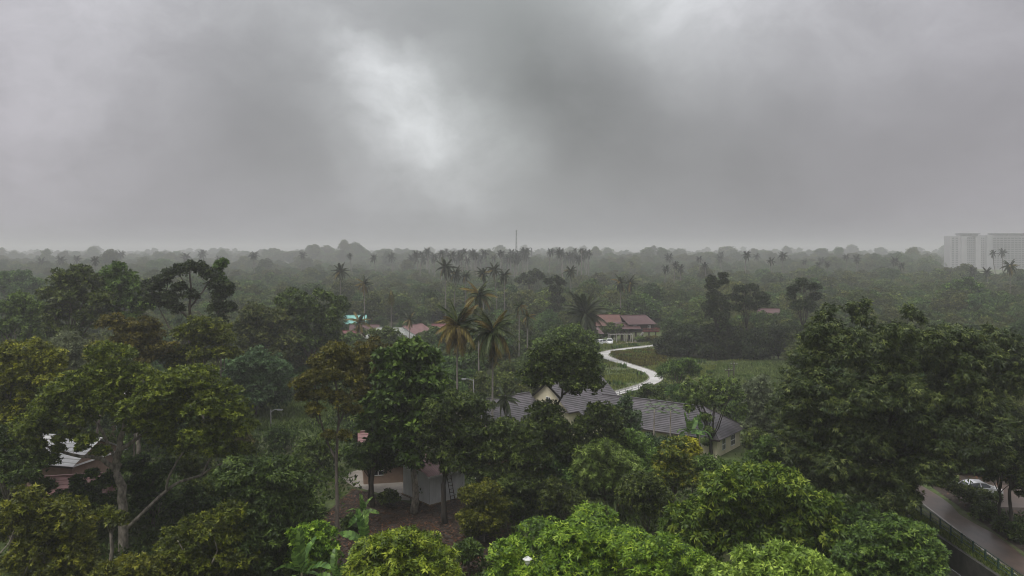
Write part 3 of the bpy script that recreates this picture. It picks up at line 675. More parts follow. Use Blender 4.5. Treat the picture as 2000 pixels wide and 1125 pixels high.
for u, vt, d, lb in ((1423, 718, 150, 'shorter dark utility pole at the edge of the tall pale grass'), (1433, 706, 156, 'taller dark utility pole at the edge of the tall pale grass')):
    r = empty('utility_pole', (X(u, d), d, 0), lb, 'pole'); H_ = Z(vt, d)
    Geo().tube([(0, 0, 0), (.05, 0, H_)], [.15, .10]).obj('pole', M['bark_dark'], r, smooth=True); Geo().box((.05, -.14, H_ - .5), (1.4, .1, .12)).obj('crossarm', M['bark_dark'], r)
    for x in (-.55, 0.05, .6): Geo().tube([(x, -.14, H_ - .44), (x, -.14, H_ - .25)], [.05, .04]).obj('insulator', M['white'], r)
r = empty('sign_board', (X(1003, 141), 141, 0), 'small plain white board on posts in the clearing behind the bungalow', 'sign')
Geo().box((0, 0, 1.5), (.55, .06, 1.3)).obj('board', M['white'], r)
for s in (-.2, .2): Geo().box((s, .05, .7), (.06, .05, 1.4)).obj('post', M['steel'], r)
# lamp whose white six-sided cap pokes out of the big mango crown
d = 47.2; zc = Z(1091, d); r = empty('garden_lamp', (X(1030, d), d, 0), 'lamp post with white six sided cap poking from the mango crown', 'lamp')
Geo().tube([(0, 0, 0), (0, 0, zc - .1)], [.07, .05]).obj('pole', M['steel'], r, smooth=True)
h = Geo().tube([(0, 0, zc - .10), (0, 0, zc - .02), (0, 0, zc + .12)], [.25, .30, .10], 6).obj('cap', M['white'], r); Geo().tube([(0, 0, zc - .3), (0, 0, zc - .1)], [.13, .18], 6).obj('lens', M['lens'], h)

def railing(name, label, cat, pts, h, post, rail, mat, zs, parent_kind=None, pw_=.07, rw=.045):
    root = empty(name, (pts[0][0], pts[0][1], 0), label, cat); o = Vector((pts[0][0], pts[0][1], 0))
    P = [Vector((p[0], p[1], 0)) - o for p in pts]
    pm = Geo().box((0, 0, h / 2), (pw_, pw_, h)).mesh('post', mat)
    for p in P: link('post', pm, root, p)
    for z in zs:
        g = Geo()
        for a, b in zip(P[:-1], P[1:]): g.beam((a.x, a.y, z), (b.x, b.y, z), rw)
        g.obj('rail', mat, root)
    return root
E = offset(PATH, -pw - .5); E2 = offset(PATH, pw + .5)
sel = [p for p in (E if E[-20][1] < E2[-20][1] else E2) if p[1] < 158][::4]
railing('path_railing', 'grey pipe railing along the near end of the pale curved path', 'railing', sel, 1.05, .07, .05, M['pole'], (1.02, .65, .3), rw=.06, pw_=.09)
railing('drive_fence', 'green iron rail fence between the wet driveway and the drain', 'fence', [(40.85 + (y - 66) * .05, y) for y in np.arange(47, 87, 2.0)], 1.15, .09, .05, M['greenpaint'], (1.1, .75, .4), pw_=.12, rw=.05)

def car(label, loc, rz, mat, name='parked_car'):
    root = empty(name, loc, label, 'car', rz=rz)
    prof = [(-2.1, .35), (-2.15, .72), (-2.05, .92), (-1.2, 1.0), (1.0, .96), (1.75, .84), (2.08, .66), (2.12, .38), (1.9, .24), (-1.9, .24)]
    ring = [(-.82, .96), (-.86, .9), (0, 1.0)]
    g = Geo(); ys = [(-.86, .94), (-.80, 1.0), (.80, 1.0), (.86, .94)]
    cen = Vector((0, .6))
    idx = []
    for y, s in ys:
        idx.append(len(g.v))
        for x, z in prof: g.v.append((x * (.985 if s < 1 else 1), y, .6 + (z - .6) * s))
    n = len(prof)
    for a, b in zip(idx[:-1], idx[1:]):
        for k in range(n): g.f.append((a + k, a + (k + 1) % n, b + (k + 1) % n, b + k))
    g.f.append(tuple(idx[0] + k for k in reversed(range(n)))); g.f.append(tuple(idx[-1] + k for k in range(n)))
    body = g.obj('body', mat, root)
    cab = [(-2.0, .96), (-1.55, 1.40), (-.6, 1.52), (.25, 1.46), (1.15, .97)]
    g = Geo()
    for i in range(1, 3): 
        (x0, z0), (x1, z1) = cab[i], cab[i + 1]; g.poly([(x0, -.62, z0), (x1, -.62, z1), (x1, .62, z1), (x0, .62, z0)]); g.poly([(x0, -.62, z0 - .05), (x0, .62, z0 - .05), (x1, .62, z1 - .05), (x1, -.62, z1 - .05)])
    for s in (-1, 1):
        for (a, b, w) in (((-1.95, .98), (-1.55, 1.4), .10), ((1.1, .98), (.25, 1.46), .08), ((-.3, .98), (-.35, 1.49), .08)):
            g.beam((a[0], s * .80, a[1]), (b[0], s * .63, b[1]), w)
        g.beam((-1.55, s * .63, 1.40), (-.6, s * .64, 1.51), .08); g.beam((-.6, s * .64, 1.51), (.25, s * .63, 1.45), .08)
    g.obj('roof_frame', mat, root)
    def wp(name, pts): Geo().poly(pts).obj(name, M['glass'], root)
    wp('windscreen', [(1.12, -.77, .97), (1.12, .77, .97), (.27, .6, 1.45), (.27, -.6, 1.45)]); wp('rear_window', [(-1.97, .77, .97), (-1.97, -.77, .97), (-1.57, -.6, 1.39), (-1.57, .6, 1.39)])
    for s in (-1, 1):
        wp('side_window', [(-.27, s * .80, .98), (1.05, s * .80, .97), (.24, s * .635, 1.43), (-.31, s * .635, 1.47)]); wp('side_window', [(-1.88, s * .80, .98), (-.34, s * .80, .98), (-.38, s * .635, 1.47), (-1.5, s * .635, 1.38)])
        Geo().box((2.07, s * .58, .68), (.1, .4, .14)).obj('headlight', M['lens'], root); Geo().box((-2.1, s * .66, .8), (.1, .3, .2)).obj('tail_light', M['redlens'], root)
        Geo().box((.72, s * .97, 1.02), (.14, .2, .14)).obj('mirror', mat, root)
        for x in (.15, -1.1): Geo().box((x, s * .868, .86), (.18, .03, .035)).obj('door_handle', M['steel'], root)
        for x in (-1.3, 1.32):
            t = Geo().tube([(x, s * .68, .32), (x, s * .875, .32)], [.32, .32], 20).obj('tyre', M['rubber'], root, smooth=False); t.name = 'wheel'
            Geo().tube([(x, s * .86, .32), (x, s * .885, .32)], [.2, .19], 14).obj('rim', M['steel'], t)
    return root
car('silver hatchback car parked by the drive behind thin trees', (51.8, 88.2, .01), 0.0, M['silver'])
car('white car parked facing the meadow beside the pergola', (X(1189, 233), 231, .01), R(-96), M['carwhite'])
car('pale car half hidden by bushes near the pointed hut', (X(1171, 230), 229, .01), R(-150), M['carwhite'])
# ------------------------------------------------------------------ trees
def unit(a): return a / np.maximum(np.linalg.norm(a, axis=-1, keepdims=True), 1e-9)
def sphere_dirs(rng, n): return unit(rng.normal(size=(n, 3)))
UPV = np.array([0, 0, 1.])

def foliage(rng, lobes, L_, Wd, per=7, lai=3.0, droop=.25, up=.5, spread=1.0, depth=.45, bump=.28, young=.12, low=-.55, cup=.12, sub=9, subr=.40, kite=False, back=.4):
    """leaf sprays spread over and through ellipsoid lobes (x,y,z,rx,ry,rz); returns verts, quads, tint"""
    L_ *= 1.08; Wd *= 1.12; lai *= .88
    big_l = np.asarray(lobes, float)
    if sub:
        out = []; own = []
        for i, l in enumerate(big_l):
            k = max(5, int(sub * rng.uniform(.8, 1.25))); d = sphere_dirs(rng, k * 3); d = d[d[:, 2] > -.45][:k]
            # keep the clumps apart
            for _ in range(6):
                f = d[:, None] - d[None]; q = (f ** 2).sum(2) + np.eye(len(d)); d = unit(d + (f / q[..., None] ** 1.2).sum(1) * .035)
            for x in d:
                if (((l[:3] + x * l[3:6] * .8 - big_l[np.arange(len(big_l)) != i, :3]) / big_l[np.arange(len(big_l)) != i, 3:6]) ** 2).sum(1).min(initial=9) < .30: continue
                r = subr * rng.uniform(.72, 1.3); c_ = l[:3] + x * l[3:6] * rng.uniform(.62, .92)
                out.append([*c_, l[3] * r, l[4] * r, max(l[5], .75 * l[3]) * r * .72])
            out.append([*l[:3], l[3] * .5, l[4] * .5, l[5] * .5])
        lobes = out
    lobes = np.asarray(lobes, float); PP = []; AX = []; TN = []
    for i, l in enumerate(lobes):
        r = l[3:6]; area = 4 * np.pi * ((r[0] * r[1]) ** 1.6 / 3 + (r[0] * r[2]) ** 1.6 / 3 + (r[1] * r[2]) ** 1.6 / 3) ** (1 / 1.6)
        n = max(6, int(lai * area / (per * L_ * Wd * .5)))
        d = sphere_dirs(rng, n); d = d[(d[:, 2] > low) | (rng.random(n) < .25)]; n = len(d)
        k1, k2 = rng.normal(size=(2, 3, 3)) * 2.6; ph = rng.uniform(0, 6, (2, 3))
        w = (np.sin(d @ k1 + ph[0]).sum(1) + .6 * np.sin(d @ (k2 * 2.1) + ph[1]).sum(1)) / 3
        rr = (1 + bump * w) * (1 - depth * rng.random(n) ** 2.2)
        p = l[:3] + d * r * rr[:, None]
        keep = np.ones(n, bool)
        near = np.nonzero(np.linalg.norm(lobes[:, :3] - l[:3], axis=1) < lobes[:, 3:6].max(1) + r.max() * 1.3)[0]
        for j in near:
            m = lobes[j]
            if j != i: keep &= (((p - m[:3]) / m[3:6]) ** 2).sum(1) > .36
        p = p[keep]; d = d[keep]; n = len(p)
        PP.append(p); AX.append(unit(d * .8 + UPV * up + rng.normal(0, .35, (n, 3))))
        TN.append(np.clip(.40 + .16 * w[keep] + rng.normal(0, .10) + rng.normal(0, .12, n) + (rng.random(n) < young) * rng.uniform(.2, .5, n), 0, 1))
    P = np.concatenate(PP); A = np.concatenate(AX); T = np.concatenate(TN)
    far_ = (P[:, 1] > np.median(big_l[:, 1]) + .25 * np.ptp(big_l[:, 1]) + .3 * big_l[:, 4].mean()) & (rng.random(len(P)) < back); P, A, T = P[~far_], A[~far_], T[~far_]; n = len(P)
    h = unit(np.cross(A, np.where(np.abs(A[:, 2:3]) > .9, [[1., 0, 0]], [[0, 0, 1.]]))); b2 = np.cross(A, h)
    ang = 2 * np.pi * (np.arange(per)[None] / per) + rng.uniform(0, 6.28, (n, 1)) + rng.normal(0, .3, (n, per))
    phi = spread * rng.uniform(.45, 1.15, (n, per))
    ring = np.cos(ang)[..., None] * h[:, None] + np.sin(ang)[..., None] * b2[:, None]
    t = np.cos(phi)[..., None] * A[:, None] + np.sin(phi)[..., None] * ring
    t[..., 2] -= droop; t = unit(t).reshape(-1, 3)
    ln = (L_ * rng.uniform(.65, 1.15, n * per))[:, None]; wd = (Wd * rng.uniform(.75, 1.2, n * per))[:, None]
    base = np.repeat(P, per, 0) + t * ln * .08 + rng.normal(0, .06 * L_, (n * per, 3))
    side = unit(np.cross(t, np.repeat(A, per, 0) + rng.normal(0, .25, (n * per, 3)))); nrm = np.cross(side, t)
    mid = base + t * ln * .5 + nrm * cup * wd
    tint = np.clip(np.repeat(T, per) + rng.normal(0, .13, n * per), 0, 1)
    if kite: V = np.stack([base, mid + side * wd * .5 + nrm * cup * wd, base + t * ln - UPV * (ln * .12), mid - side * wd * .5 + nrm * cup * wd], 1).reshape(-1, 3); k = 4
    else: V = np.stack([base - side * wd * .35 + t * ln * .1, mid * .55 + base * .45 + side * wd * .65, base + t * ln - UPV * (ln * .12)], 1).reshape(-1, 3); k = 3
    return V, np.arange(len(V)).reshape(-1, k), tint

def limb_pts(rng, p, q, sag=.12, n=5):
    p, q = np.array(p, float), np.array(q, float); L_ = np.linalg.norm(q - p); out = []
    off = rng.normal(0, sag * L_, 3)
    for t in np.linspace(0, 1, n): out.append(p + (q - p) * t + off * math.sin(math.pi * t) * .6 + rng.normal(0, .02 * L_, 3) * (0 < t < 1) - UPV * 0 + np.array([0, 0, .10 * L_ * math.sin(math.pi * t)]))
    return out
def trunk_geo(rng, lobes, base_r, fork, top, twigs=True, n=8, lean=(0, 0), base=(0, 0, -.15)):
    """tapered trunk up to the fork, then a limb into every lobe"""
    g = Geo(); b = np.array(base, float); f = np.array([lean[0], lean[1], fork], float)
    pts = limb_pts(rng, b, f, .04, 5); g.tube(pts, [base_r * 1.35, base_r * 1.02, base_r * .95, base_r * .88, base_r * .8], n)
    for l in lobes:
        c = np.array(l[:3]); r = base_r * (.28 + .2 * min(1, l[3] / 3)); q = limb_pts(rng, f - np.array([0, 0, .25]), c, .12, 5)
        g.tube(q, [r, r * .85, r * .65, r * .45, r * .22], max(5, n - 2))
        if twigs:
            for k in range(3):
                e = c + sphere_dirs(rng, 1)[0] * np.array(l[3:6]) * .8; g.tube(limb_pts(rng, q[3], e, .1, 4), [r * .3, r * .22, r * .15, r * .07], 5)
    return g
def round_lobes(rng, h, rad, crown_lo, n=12, size=.45, flat=.8, top=.0):
    """lobes filling an egg-shaped crown between crown_lo and h"""
    c = (h + crown_lo) / 2; hz = (h - crown_lo) / 2; out = []
    for i in range(n):
        z = 1 - 2 * (i + .5) / n; z = np.clip(z + rng.normal(0, .1), -1, 1); a = i * 2.39996 + rng.normal(0, .35); rr = math.sqrt(max(0, 1 - z * z)) * (1 - top * max(z, 0))
        s = size * rng.uniform(.72, 1.25)
        k = 1 - s * .85
        out.append((math.cos(a) * rr * rad * k, math.sin(a) * rr * rad * k, c + z * hz * k, s * rad * rng.uniform(.9, 1.15), s * rad * rng.uniform(.9, 1.15), min(s * rad * flat, hz * .7)))
    out.append((0, 0, c, rad * .45, rad * .45, hz * .55)); return out

TREES = []      # (u, v_top, half width px, distance) of everything planted by hand, for the fill
def hero(name, label, cat, ud, lobes_px, limbs=None, leafk=None, mat='green', bark='bark', trunk_r=.3, fork_v=None, seed=1, flat=.8, group=None, thick=1.0, lean=0.0, trunks=True, base_u=None, minz=.5, fat=.8):
    """tree from its foliage masses: (column, row, radius px[, depth offset m]) at a distance"""
    rng = np.random.default_rng(seed); u0, d = ud; bu = base_u if base_u is not None else u0
    org = np.array([X(bu, d), d, 0.0]); root = empty(name, org, label, cat, group)
    us = [l[0] for l in lobes_px]; uc = (min(us) + max(us)) / 2; hw = (max(us) - min(us)) / 2 + np.mean([l[2] for l in lobes_px])
    L = []
    for l in lobes_px:
        r = l[2] / F * d * fat; R_ = hw / F * d * thick
        prof = math.sqrt(max(.05, 1 - ((l[0] - uc) / hw) ** 2))
        if len(l) > 3: offs = [l[3]]
        else:
            m = R_ * prof * .75
            offs = [rng.uniform(-.5, .1) * m]
            if m > r * .8: offs.append(rng.uniform(.3, 1.0) * m)
            if m > r * 1.2: offs.append(rng.uniform(-1.0, -.6) * m)
        for k, o in enumerate(offs):
            p = W(l[0], l[1], d + o) - org; s = 1.0 if k == 0 else rng.uniform(.8, 1.0)
            if k > 0: p += np.array([rng.normal(0, .3 * r), 0, -abs(rng.normal(0, .3 * r)) - .1 * r if o > 0 else 0])
            p[2] = max(p[2], r * minz + .3)
            L.append((p[0], p[1], p[2], r * s * rng.uniform(.92, 1.12), r * s * rng.uniform(.92, 1.12), r * s * flat * rng.uniform(.9, 1.1)))
    V, Q, t = foliage(rng, L, **leafk); link('crown', mesh_np('crown', V, Q, M[mat], t), root)
    if trunks:
        zf = Z(fork_v, d) if fork_v else max(1.0, min(l[2] for l in L) * .7)
        big = sorted(L, key=lambda l: -l[3])[:10]
        tg = trunk_geo(rng, big, trunk_r, zf, 0, lean=(lean, 0)); tg.obj('trunk', M[bark], root, smooth=True)
    if limbs:
        for pl, r0, r1 in limbs:
            pts = [W(p[0], p[1], d) - org + np.array([0, p[2] if len(p) > 2 else 0, 0]) for p in pl]
            rr = np.linspace(r0, r1, len(pts) * 3 - 2); sp = []
            A3 = np.array(pts)
            for i in range(len(pts) - 1):
                for tt in (0, 1 / 3, 2 / 3): sp.append(A3[i] * (1 - tt) + A3[i + 1] * tt + rng.normal(0, r0 * .18, 3))
            sp.append(A3[-1]); Geo().tube(sp, rr, 8).obj('branch', M[bark], root, smooth=True)
    top = min(l[1] - l[2] for l in lobes_px); TREES.append((uc, top, hw, d)); return root

NEAR = dict(L_=.36, Wd=.14, per=7, lai=2.5, droop=.25, up=.4)
def lk(**k): q = dict(NEAR); q.update(k); return q
ROS = lk(L_=.31, Wd=.115, per=9, lai=2.4, droop=.38, up=.95, spread=1.25, depth=.16, bump=.14, young=.18, low=-.3, sub=17, subr=.27)
def dome(u0, u1, vt, vb, n, r, seed):
    """foliage masses over a dome outline"""
    rng = np.random.default_rng(seed); uc, hw = (u0 + u1) / 2, (u1 - u0) / 2; out = []
    for i in range(n):
        a = rng.uniform(-1, 1); t = rng.uniform(0, 1) ** .8
        u = uc + a * (hw - r * .9); top = vt + (vb - vt) * (1 - math.sqrt(max(0, 1 - a * a)))
        v = top + r * .9 + t * max(0, vb - top - r); out.append((u, v, r * rng.uniform(.75, 1.2)))
    return out
# --- mangoes and bushes close below the viewpoint
def mass(u0, u1, vt, vb, n, r, seed, shape=.9):
    return dome(u0, u1, vt, vb, n, r, seed)
hero('mango_tree', 'big bright dome shaped mango crown with white lamp cap in it', 'tree', (1150, 52), [(1150, 1090, 130, 0), (1150, 1150, 190, 0)] + dome(968, 1325, 992, 1180, 30, 44, 3) + [(1345, 1105, 40), (1300, 1070, 40), (1010, 1080, 42), (985, 1130, 40), (1030, 1122, 20, -4.9), (1014, 1122, 18, -4.9), (1046, 1124, 18, -4.9)], leafk=ROS, mat='mango', trunk_r=.3, seed=21, fat=.93)
hero('mango_tree', 'small bright mango crown beside the banana plants', 'tree', (790, 50), [(800, 1130, 85, 0)] + [(725, 1085, 38), (715, 1120, 38), (775, 1060, 34), (830, 1065, 36), (800, 1050, 26), (860, 1090, 36), (745, 1062, 26), (870, 1125, 34), (790, 1095, 40, -2.2), (700, 1110, 26), (835, 1110, 40, -2.6), (755, 1120, 40, -2.5)], leafk=ROS, mat='mango', trunk_r=.22, seed=22, fat=.93)
hero('mango_tree', 'lowest light green mango crown with pale leaf tufts', 'tree', (1540, 47), [(1500, 1120, 40), (1545, 1095, 40), (1590, 1118, 38), (1470, 1110, 28), (1455, 1085, 24), (1530, 1075, 24), (1500, 1095, 30), (1620, 1130, 34), (1550, 1140, 70, 0), (1430, 1130, 40), (1390, 1120, 34)], leafk=dict(ROS, young=.2), mat='mango_light', trunk_r=.2, seed=23, fat=.93)
hero('mango_tree', 'deep green rounded mango tree beside the drain wall', 'tree', (1745, 57), [(1745, 1090, 75, 0)] + [(1700, 1045, 42), (1750, 1030, 40), (1795, 1045, 40), (1820, 1075, 36), (1675, 1085, 42), (1830, 1110, 26), (1720, 1080, 46, -3), (1780, 1090, 46, -3), (1700, 1125, 50), (1660, 1120, 40), (1790, 1125, 50)], leafk=dict(ROS, L_=.30), mat='mango_mid', trunk_r=.25, seed=24)
hero('mango_tree', 'broad dark mango tree with yellow green tips above the big bright dome', 'tree', (1475, 63), [(1475, 1000, 110, 0)] + [(1410, 955, 46), (1455, 938, 42), (1510, 935, 40), (1550, 955, 44), (1590, 985, 46), (1380, 990, 46), (1345, 1010, 40), (1430, 1000, 50, -3), (1490, 985, 50, -3), (1550, 1010, 50, -3), (1610, 1040, 44), (1400, 1045, 50), (1460, 1050, 54, -3.5), (1530, 1060, 54, -3), (1345, 1050, 36), (1320, 1030, 30), (1590, 1090, 46), (1420, 935, 26)], leafk=lk(kite=True, L_=.42, Wd=.13, per=8, droop=.5, up=.35, lai=2.2, young=.2, bump=.25), mat='flush', trunk_r=.35, seed=25)
hero('columnar_tree', 'slim upright dark tree with golden new leaves on a pale trunk', 'tree', (1316, 76), [(1315, 880, 30), (1300, 900, 32), (1335, 905, 30), (1315, 925, 34), (1345, 935, 26), (1290, 935, 28), (1325, 865, 18)], leafk=lk(L_=.36, Wd=.14, droop=.5, young=.2), mat='gold', bark='bark_pale', trunk_r=.16, fork_v=965, seed=26, base_u=1318)
hero('bush', 'bright green bush between the banana clumps and the slender tree', 'bush', (608, 60), [(600, 1050, 36), (625, 1040, 30), (640, 1070, 26), (590, 1085, 30), (620, 1090, 34)], leafk=lk(L_=.30, Wd=.16, young=.2), mat='mango', trunk_r=.1, seed=27)
hero('mango_tree', 'dark glossy mango tree over the bananas beside big olive tree', 'tree', (530, 63), [(480, 925, 50), (540, 920, 46), (510, 975, 58), (570, 980, 48), (590, 945, 36), (490, 1040, 60), (555, 1050, 50), (600, 1000, 36), (520, 1100, 60), (585, 1100, 30)], leafk=lk(L_=.34, Wd=.12, droop=.4), mat='dark', trunk_r=.3, seed=28)
OL = lk(L_=.32, Wd=.14, per=8, lai=2.5, droop=.12, up=.8, bump=.32, depth=.5, young=.16)
for lab, u, d, lb, sd_ in (('olive green bushy tree standing before the foot of the big olive tree', 390, 61, [(345, 1060, 42), (400, 1035, 46), (445, 1040, 46), (370, 1080, 54), (420, 1100, 56), (330, 1110, 50), (470, 1090, 44), (450, 1000, 34)], 31),
                          ('dull dark tree under the pale leaning stem by the big olive trunk', 130, 60, [(50, 985, 46), (110, 1000, 44), (150, 1030, 42), (85, 1045, 56), (150, 1080, 50), (60, 1090, 56), (15, 1020, 48), (110, 1115, 52), (175, 1120, 40)], 32),
                          ('low dense dark bush at the foot of the big olive trunk', 255, 58, [(215, 1120, 36), (265, 1112, 40), (300, 1120, 44), (240, 1145, 60)], 33)):
    tw = {31: [([(362, 1120, -3), (372, 1085, -3.2), (388, 1065, -3.4), (392, 1040, -3.4), (382, 1025, -3.3)], .09, .03), ([(372, 1085, -3.2), (345, 1068, -3.2), (322, 1070, -3.2)], .06, .02), ([(440, 1075, -3), (455, 1045, -3.2), (448, 1018, -3.2)], .07, .02)],
          32: [([(30, 1110, -3), (45, 1060, -3.2), (70, 1030, -3.2), (78, 1005, -3)], .08, .025), ([(45, 1060, -3.2), (28, 1035, -3.2), (22, 1010, -3)], .06, .02), ([(95, 1090, -3), (108, 1062, -3.1), (130, 1050, -3)], .06, .02)], 33: None}[sd_]
    hero('olive_green_tree', lab, 'tree', (u, d), lb, limbs=tw, leafk=OL, mat='olive', trunk_r=.22, seed=sd_, bark='bark_pale')
# --- the big spreading tree with pale limbs
BIG = [(60, 835, 42), (95, 800, 46), (120, 770, 42), (165, 750, 46), (215, 725, 50), (265, 735, 46), (215, 775, 54), (160, 800, 48), (90, 835, 30), (300, 770, 46), (345, 745, 46), (390, 735, 44), (425, 765, 44), (450, 800, 44), (380, 790, 52), (320, 815, 48), (270, 800, 48), (430, 840, 40), (470, 835, 34), (385, 850, 44), (350, 868, 30), (420, 880, 28), (310, 840, 34), (50, 890, 30), (25, 860, 34), (190, 690, 26), (205, 680, 22), (240, 690, 26), (470, 880, 30), (270, 830, 24), (430, 925, 22), (175, 858, 20), (140, 848, 15), (115, 858, 12), (75, 868, 20), (195, 880, 16), (112, 876, 12), (160, 874, 13)]
hero('spreading_tree', 'big spreading olive green tree with forked pale trunk and long low limb', 'tree', (238, 71), BIG, leafk=dict(OL, lai=2.2), mat='olive', bark='bark_pale', trunk_r=.4, seed=41, flat=.62, thick=.6, base_u=241, trunks=False,
     limbs=[([(241, 1110), (240, 1010), (236, 950), (228, 925), (226, 900)], .46, .32), ([(226, 905), (232, 870), (238, 840, .4), (232, 790, .8), (215, 740, 1)], .34, .08), ([(228, 920), (205, 893, -.5), (170, 885, -1), (120, 870, -1.5), (95, 840, -2)], .24, .06),
            ([(240, 1040), (285, 995, .3), (315, 965, .6), (345, 945, .8), (385, 935, 1), (415, 915, 1), (450, 900, 1.2), (490, 903, 1.2)], .17, .06), ([(320, 960, .5), (322, 940, .5), (345, 900, .2), (390, 840, 0)], .13, .05), ([(234, 880), (275, 850, .6), (320, 800, 1.2), (385, 770, 1.5)], .2, .05),
            ([(228, 905), (190, 850, 1), (150, 800, 1.5), (110, 790, 2)], .16, .05), ([(385, 935, 1), (420, 870, .5), (450, 820, .2)], .10, .04)])
hero('olive_green_tree', 'leafy tree masking the red roofs beside the big olive trunk', 'tree', (140, 75), [(165, 965, 26), (200, 945, 22), (120, 975, 26), (85, 950, 22), (150, 940, 16), (190, 985, 28), (140, 1000, 28), (60, 930, 18), (215, 932, 18), (232, 915, 13), (178, 925, 12)], leafk=OL, mat='dark', trunk_r=.16, seed=45)
hero('olive_green_tree', 'leafy tree behind the low pale limb of the big olive tree', 'tree', (300, 78), [(265, 905, 26), (295, 930, 28), (325, 915, 24), (270, 950, 30), (310, 965, 30), (345, 990, 28), (380, 965, 24), (410, 990, 26), (280, 985, 26)], leafk=OL, mat='dark', trunk_r=.18, seed=46)
hero('leaning_stem_tree', 'thin pale bare stem leaning beside the big olive trunk', 'tree', (213, 66), [(205, 1005, 22), (225, 1015, 20)], leafk=OL, mat='olive', bark='bark_pale', trunk_r=.16, fork_v=1040, seed=42, base_u=217)
hero('mango_tree', 'yellow green crown of a tree at the edge beside the big olive tree', 'tree', (45, 80), [(20, 690, 40), (60, 685, 36), (95, 705, 36), (35, 730, 44), (85, 740, 40), (115, 735, 26), (0, 760, 40), (60, 770, 36), (-30, 720, 40), (20, 810, 36)], leafk=lk(L_=.32, Wd=.15, up=.7, young=.2), mat='olive_yellow', bark='bark', trunk_r=.35, fork_v=870, seed=43, base_u=18)
hero('olive_green_tree', 'dark tree with dense low crown near the leftmost trunk', 'tree', (20, 70), [(30, 920, 50), (-20, 900, 50), (70, 900, 36), (10, 860, 40)], leafk=OL, mat='dark', trunk_r=.25, seed=44)
# --- slender tree, its neighbour and the shed grove
hero('slender_tree', 'tall slender brownish tree with a thin pale stem before the glade', 'tree', (657, 75), [(650, 685, 32), (628, 705, 30), (680, 700, 28), (655, 725, 36), (610, 740, 30), (590, 750, 24), (690, 745, 28), (630, 770, 30), (665, 780, 26), (612, 800, 22), (690, 800, 20), (595, 775, 18), (672, 850, 16), (640, 850, 16)], leafk=lk(L_=.34, Wd=.10, per=9, lai=2.0, droop=.1, up=.8, bump=.35), mat='brown', bark='bark', trunk_r=.2, seed=51, base_u=656, thick=.6, fat=.68, trunks=False,
     limbs=[([(657, 1075), (660, 990), (656, 900), (662, 820), (655, 740), (652, 690)], .2, .05), ([(657, 900), (640, 870, .3), (622, 820, .5), (615, 770, .6), (610, 735, .6)], .13, .03), ([(661, 830), (680, 790, -.4), (690, 750, -.5)], .1, .03), ([(622, 830, .4), (600, 780, .4), (590, 750, .4)], .07, .03)])
hero('brown_crowned_tree', 'brownish tree with rounded domes just behind the slender tree', 'tree', (728, 84), [(725, 685, 32), (710, 700, 28), (748, 690, 26), (735, 720, 34), (765, 705, 26), (700, 730, 26), (745, 750, 28), (715, 770, 26), (772, 725, 18)], leafk=lk(L_=.34, Wd=.10, per=9, lai=2.1, droop=.1, up=.8), mat='brown', trunk_r=.2, seed=52, fork_v=820)
hero('breadfruit_tree', 'tall tree of big glossy green leaves before the pink roofed house', 'tree', (800, 82), [(800, 680, 28), (780, 705, 34), (825, 700, 32), (800, 730, 40), (760, 740, 32), (840, 740, 34), (775, 775, 40), (825, 780, 40), (740, 785, 30), (855, 775, 28), (760, 820, 42), (815, 825, 40), (730, 825, 30), (850, 820, 32), (790, 860, 38), (745, 860, 30), (800, 895, 26)], leafk=lk(kite=True, L_=.62, Wd=.30, per=7, lai=3.0, droop=.2, up=.45, bump=.3, young=.14), mat='green', bark='bark_pale', trunk_r=.34, fork_v=900, seed=53, base_u=808)
hero('dense_dark_tree', 'dense very dark tree with fine leaves overhanging the grey shed', 'tree', (890, 79), [(890, 785, 42), (860, 800, 38), (925, 795, 40), (845, 835, 38), (890, 840, 52), (940, 835, 42), (868, 876, 40), (920, 880, 40), (878, 908, 20), (905, 908, 22), (848, 892, 18), (955, 870, 30), (832, 862, 24), (925, 912, 26), (952, 918, 26)], leafk=lk(L_=.34, Wd=.12, per=9, droop=.35, lai=2.4), mat='dark', bark='bark_dark', trunk_r=.26, fork_v=930, seed=54, base_u=869, thick=.55)
hero('yard_tree', 'small umbrella shaped tree with forked bare limbs in the yard', 'tree', (722, 86), [(712, 880, 30), (745, 875, 30), (765, 890, 26), (700, 895, 24), (730, 900, 30), (778, 900, 18), (690, 880, 20), (755, 860, 22)], leafk=lk(L_=.30, Wd=.12), mat='dark', bark='bark_dark', trunk_r=.17, fork_v=930, seed=55, flat=.7)
hero('domed_tree', 'domed tree on a bare forked stem in front of the bungalow gable', 'tree', (1090, 82), [(1095, 685, 36), (1060, 700, 34), (1130, 700, 34), (1095, 715, 44), (1045, 725, 28), (1150, 725, 28), (1068, 742, 20), (1127, 750, 28), (1160, 748, 22), (1038, 745, 16), (1060, 808, 34), (1038, 832, 32), (1088, 832, 32), (1172, 808, 36), (1148, 834, 36), (1196, 834, 30), (1055, 868, 36), (1110, 870, 34), (1168, 866, 30)], leafk=lk(L_=.30, Wd=.14, per=8, lai=2.2, droop=.1, up=.6, bump=.3), mat='dark', bark='bark_dark', trunk_r=.2, seed=56, base_u=1058, thick=.5, trunks=False,
     limbs=[([(1058, 1000), (1062, 920), (1066, 860), (1075, 820), (1097, 775), (1100, 750), (1092, 710)], .24, .07), ([(1098, 772), (1125, 750, -.4), (1140, 720, -.6)], .11, .04), ([(1096, 780), (1070, 755, .4), (1055, 725, .6)], .12, .04), ([(1066, 870), (1100, 850, .4), (1150, 830, .6), (1175, 800, .6)], .13, .04), ([(1064, 880), (1050, 850, -.5), (1045, 825, -.6)], .09, .04)])
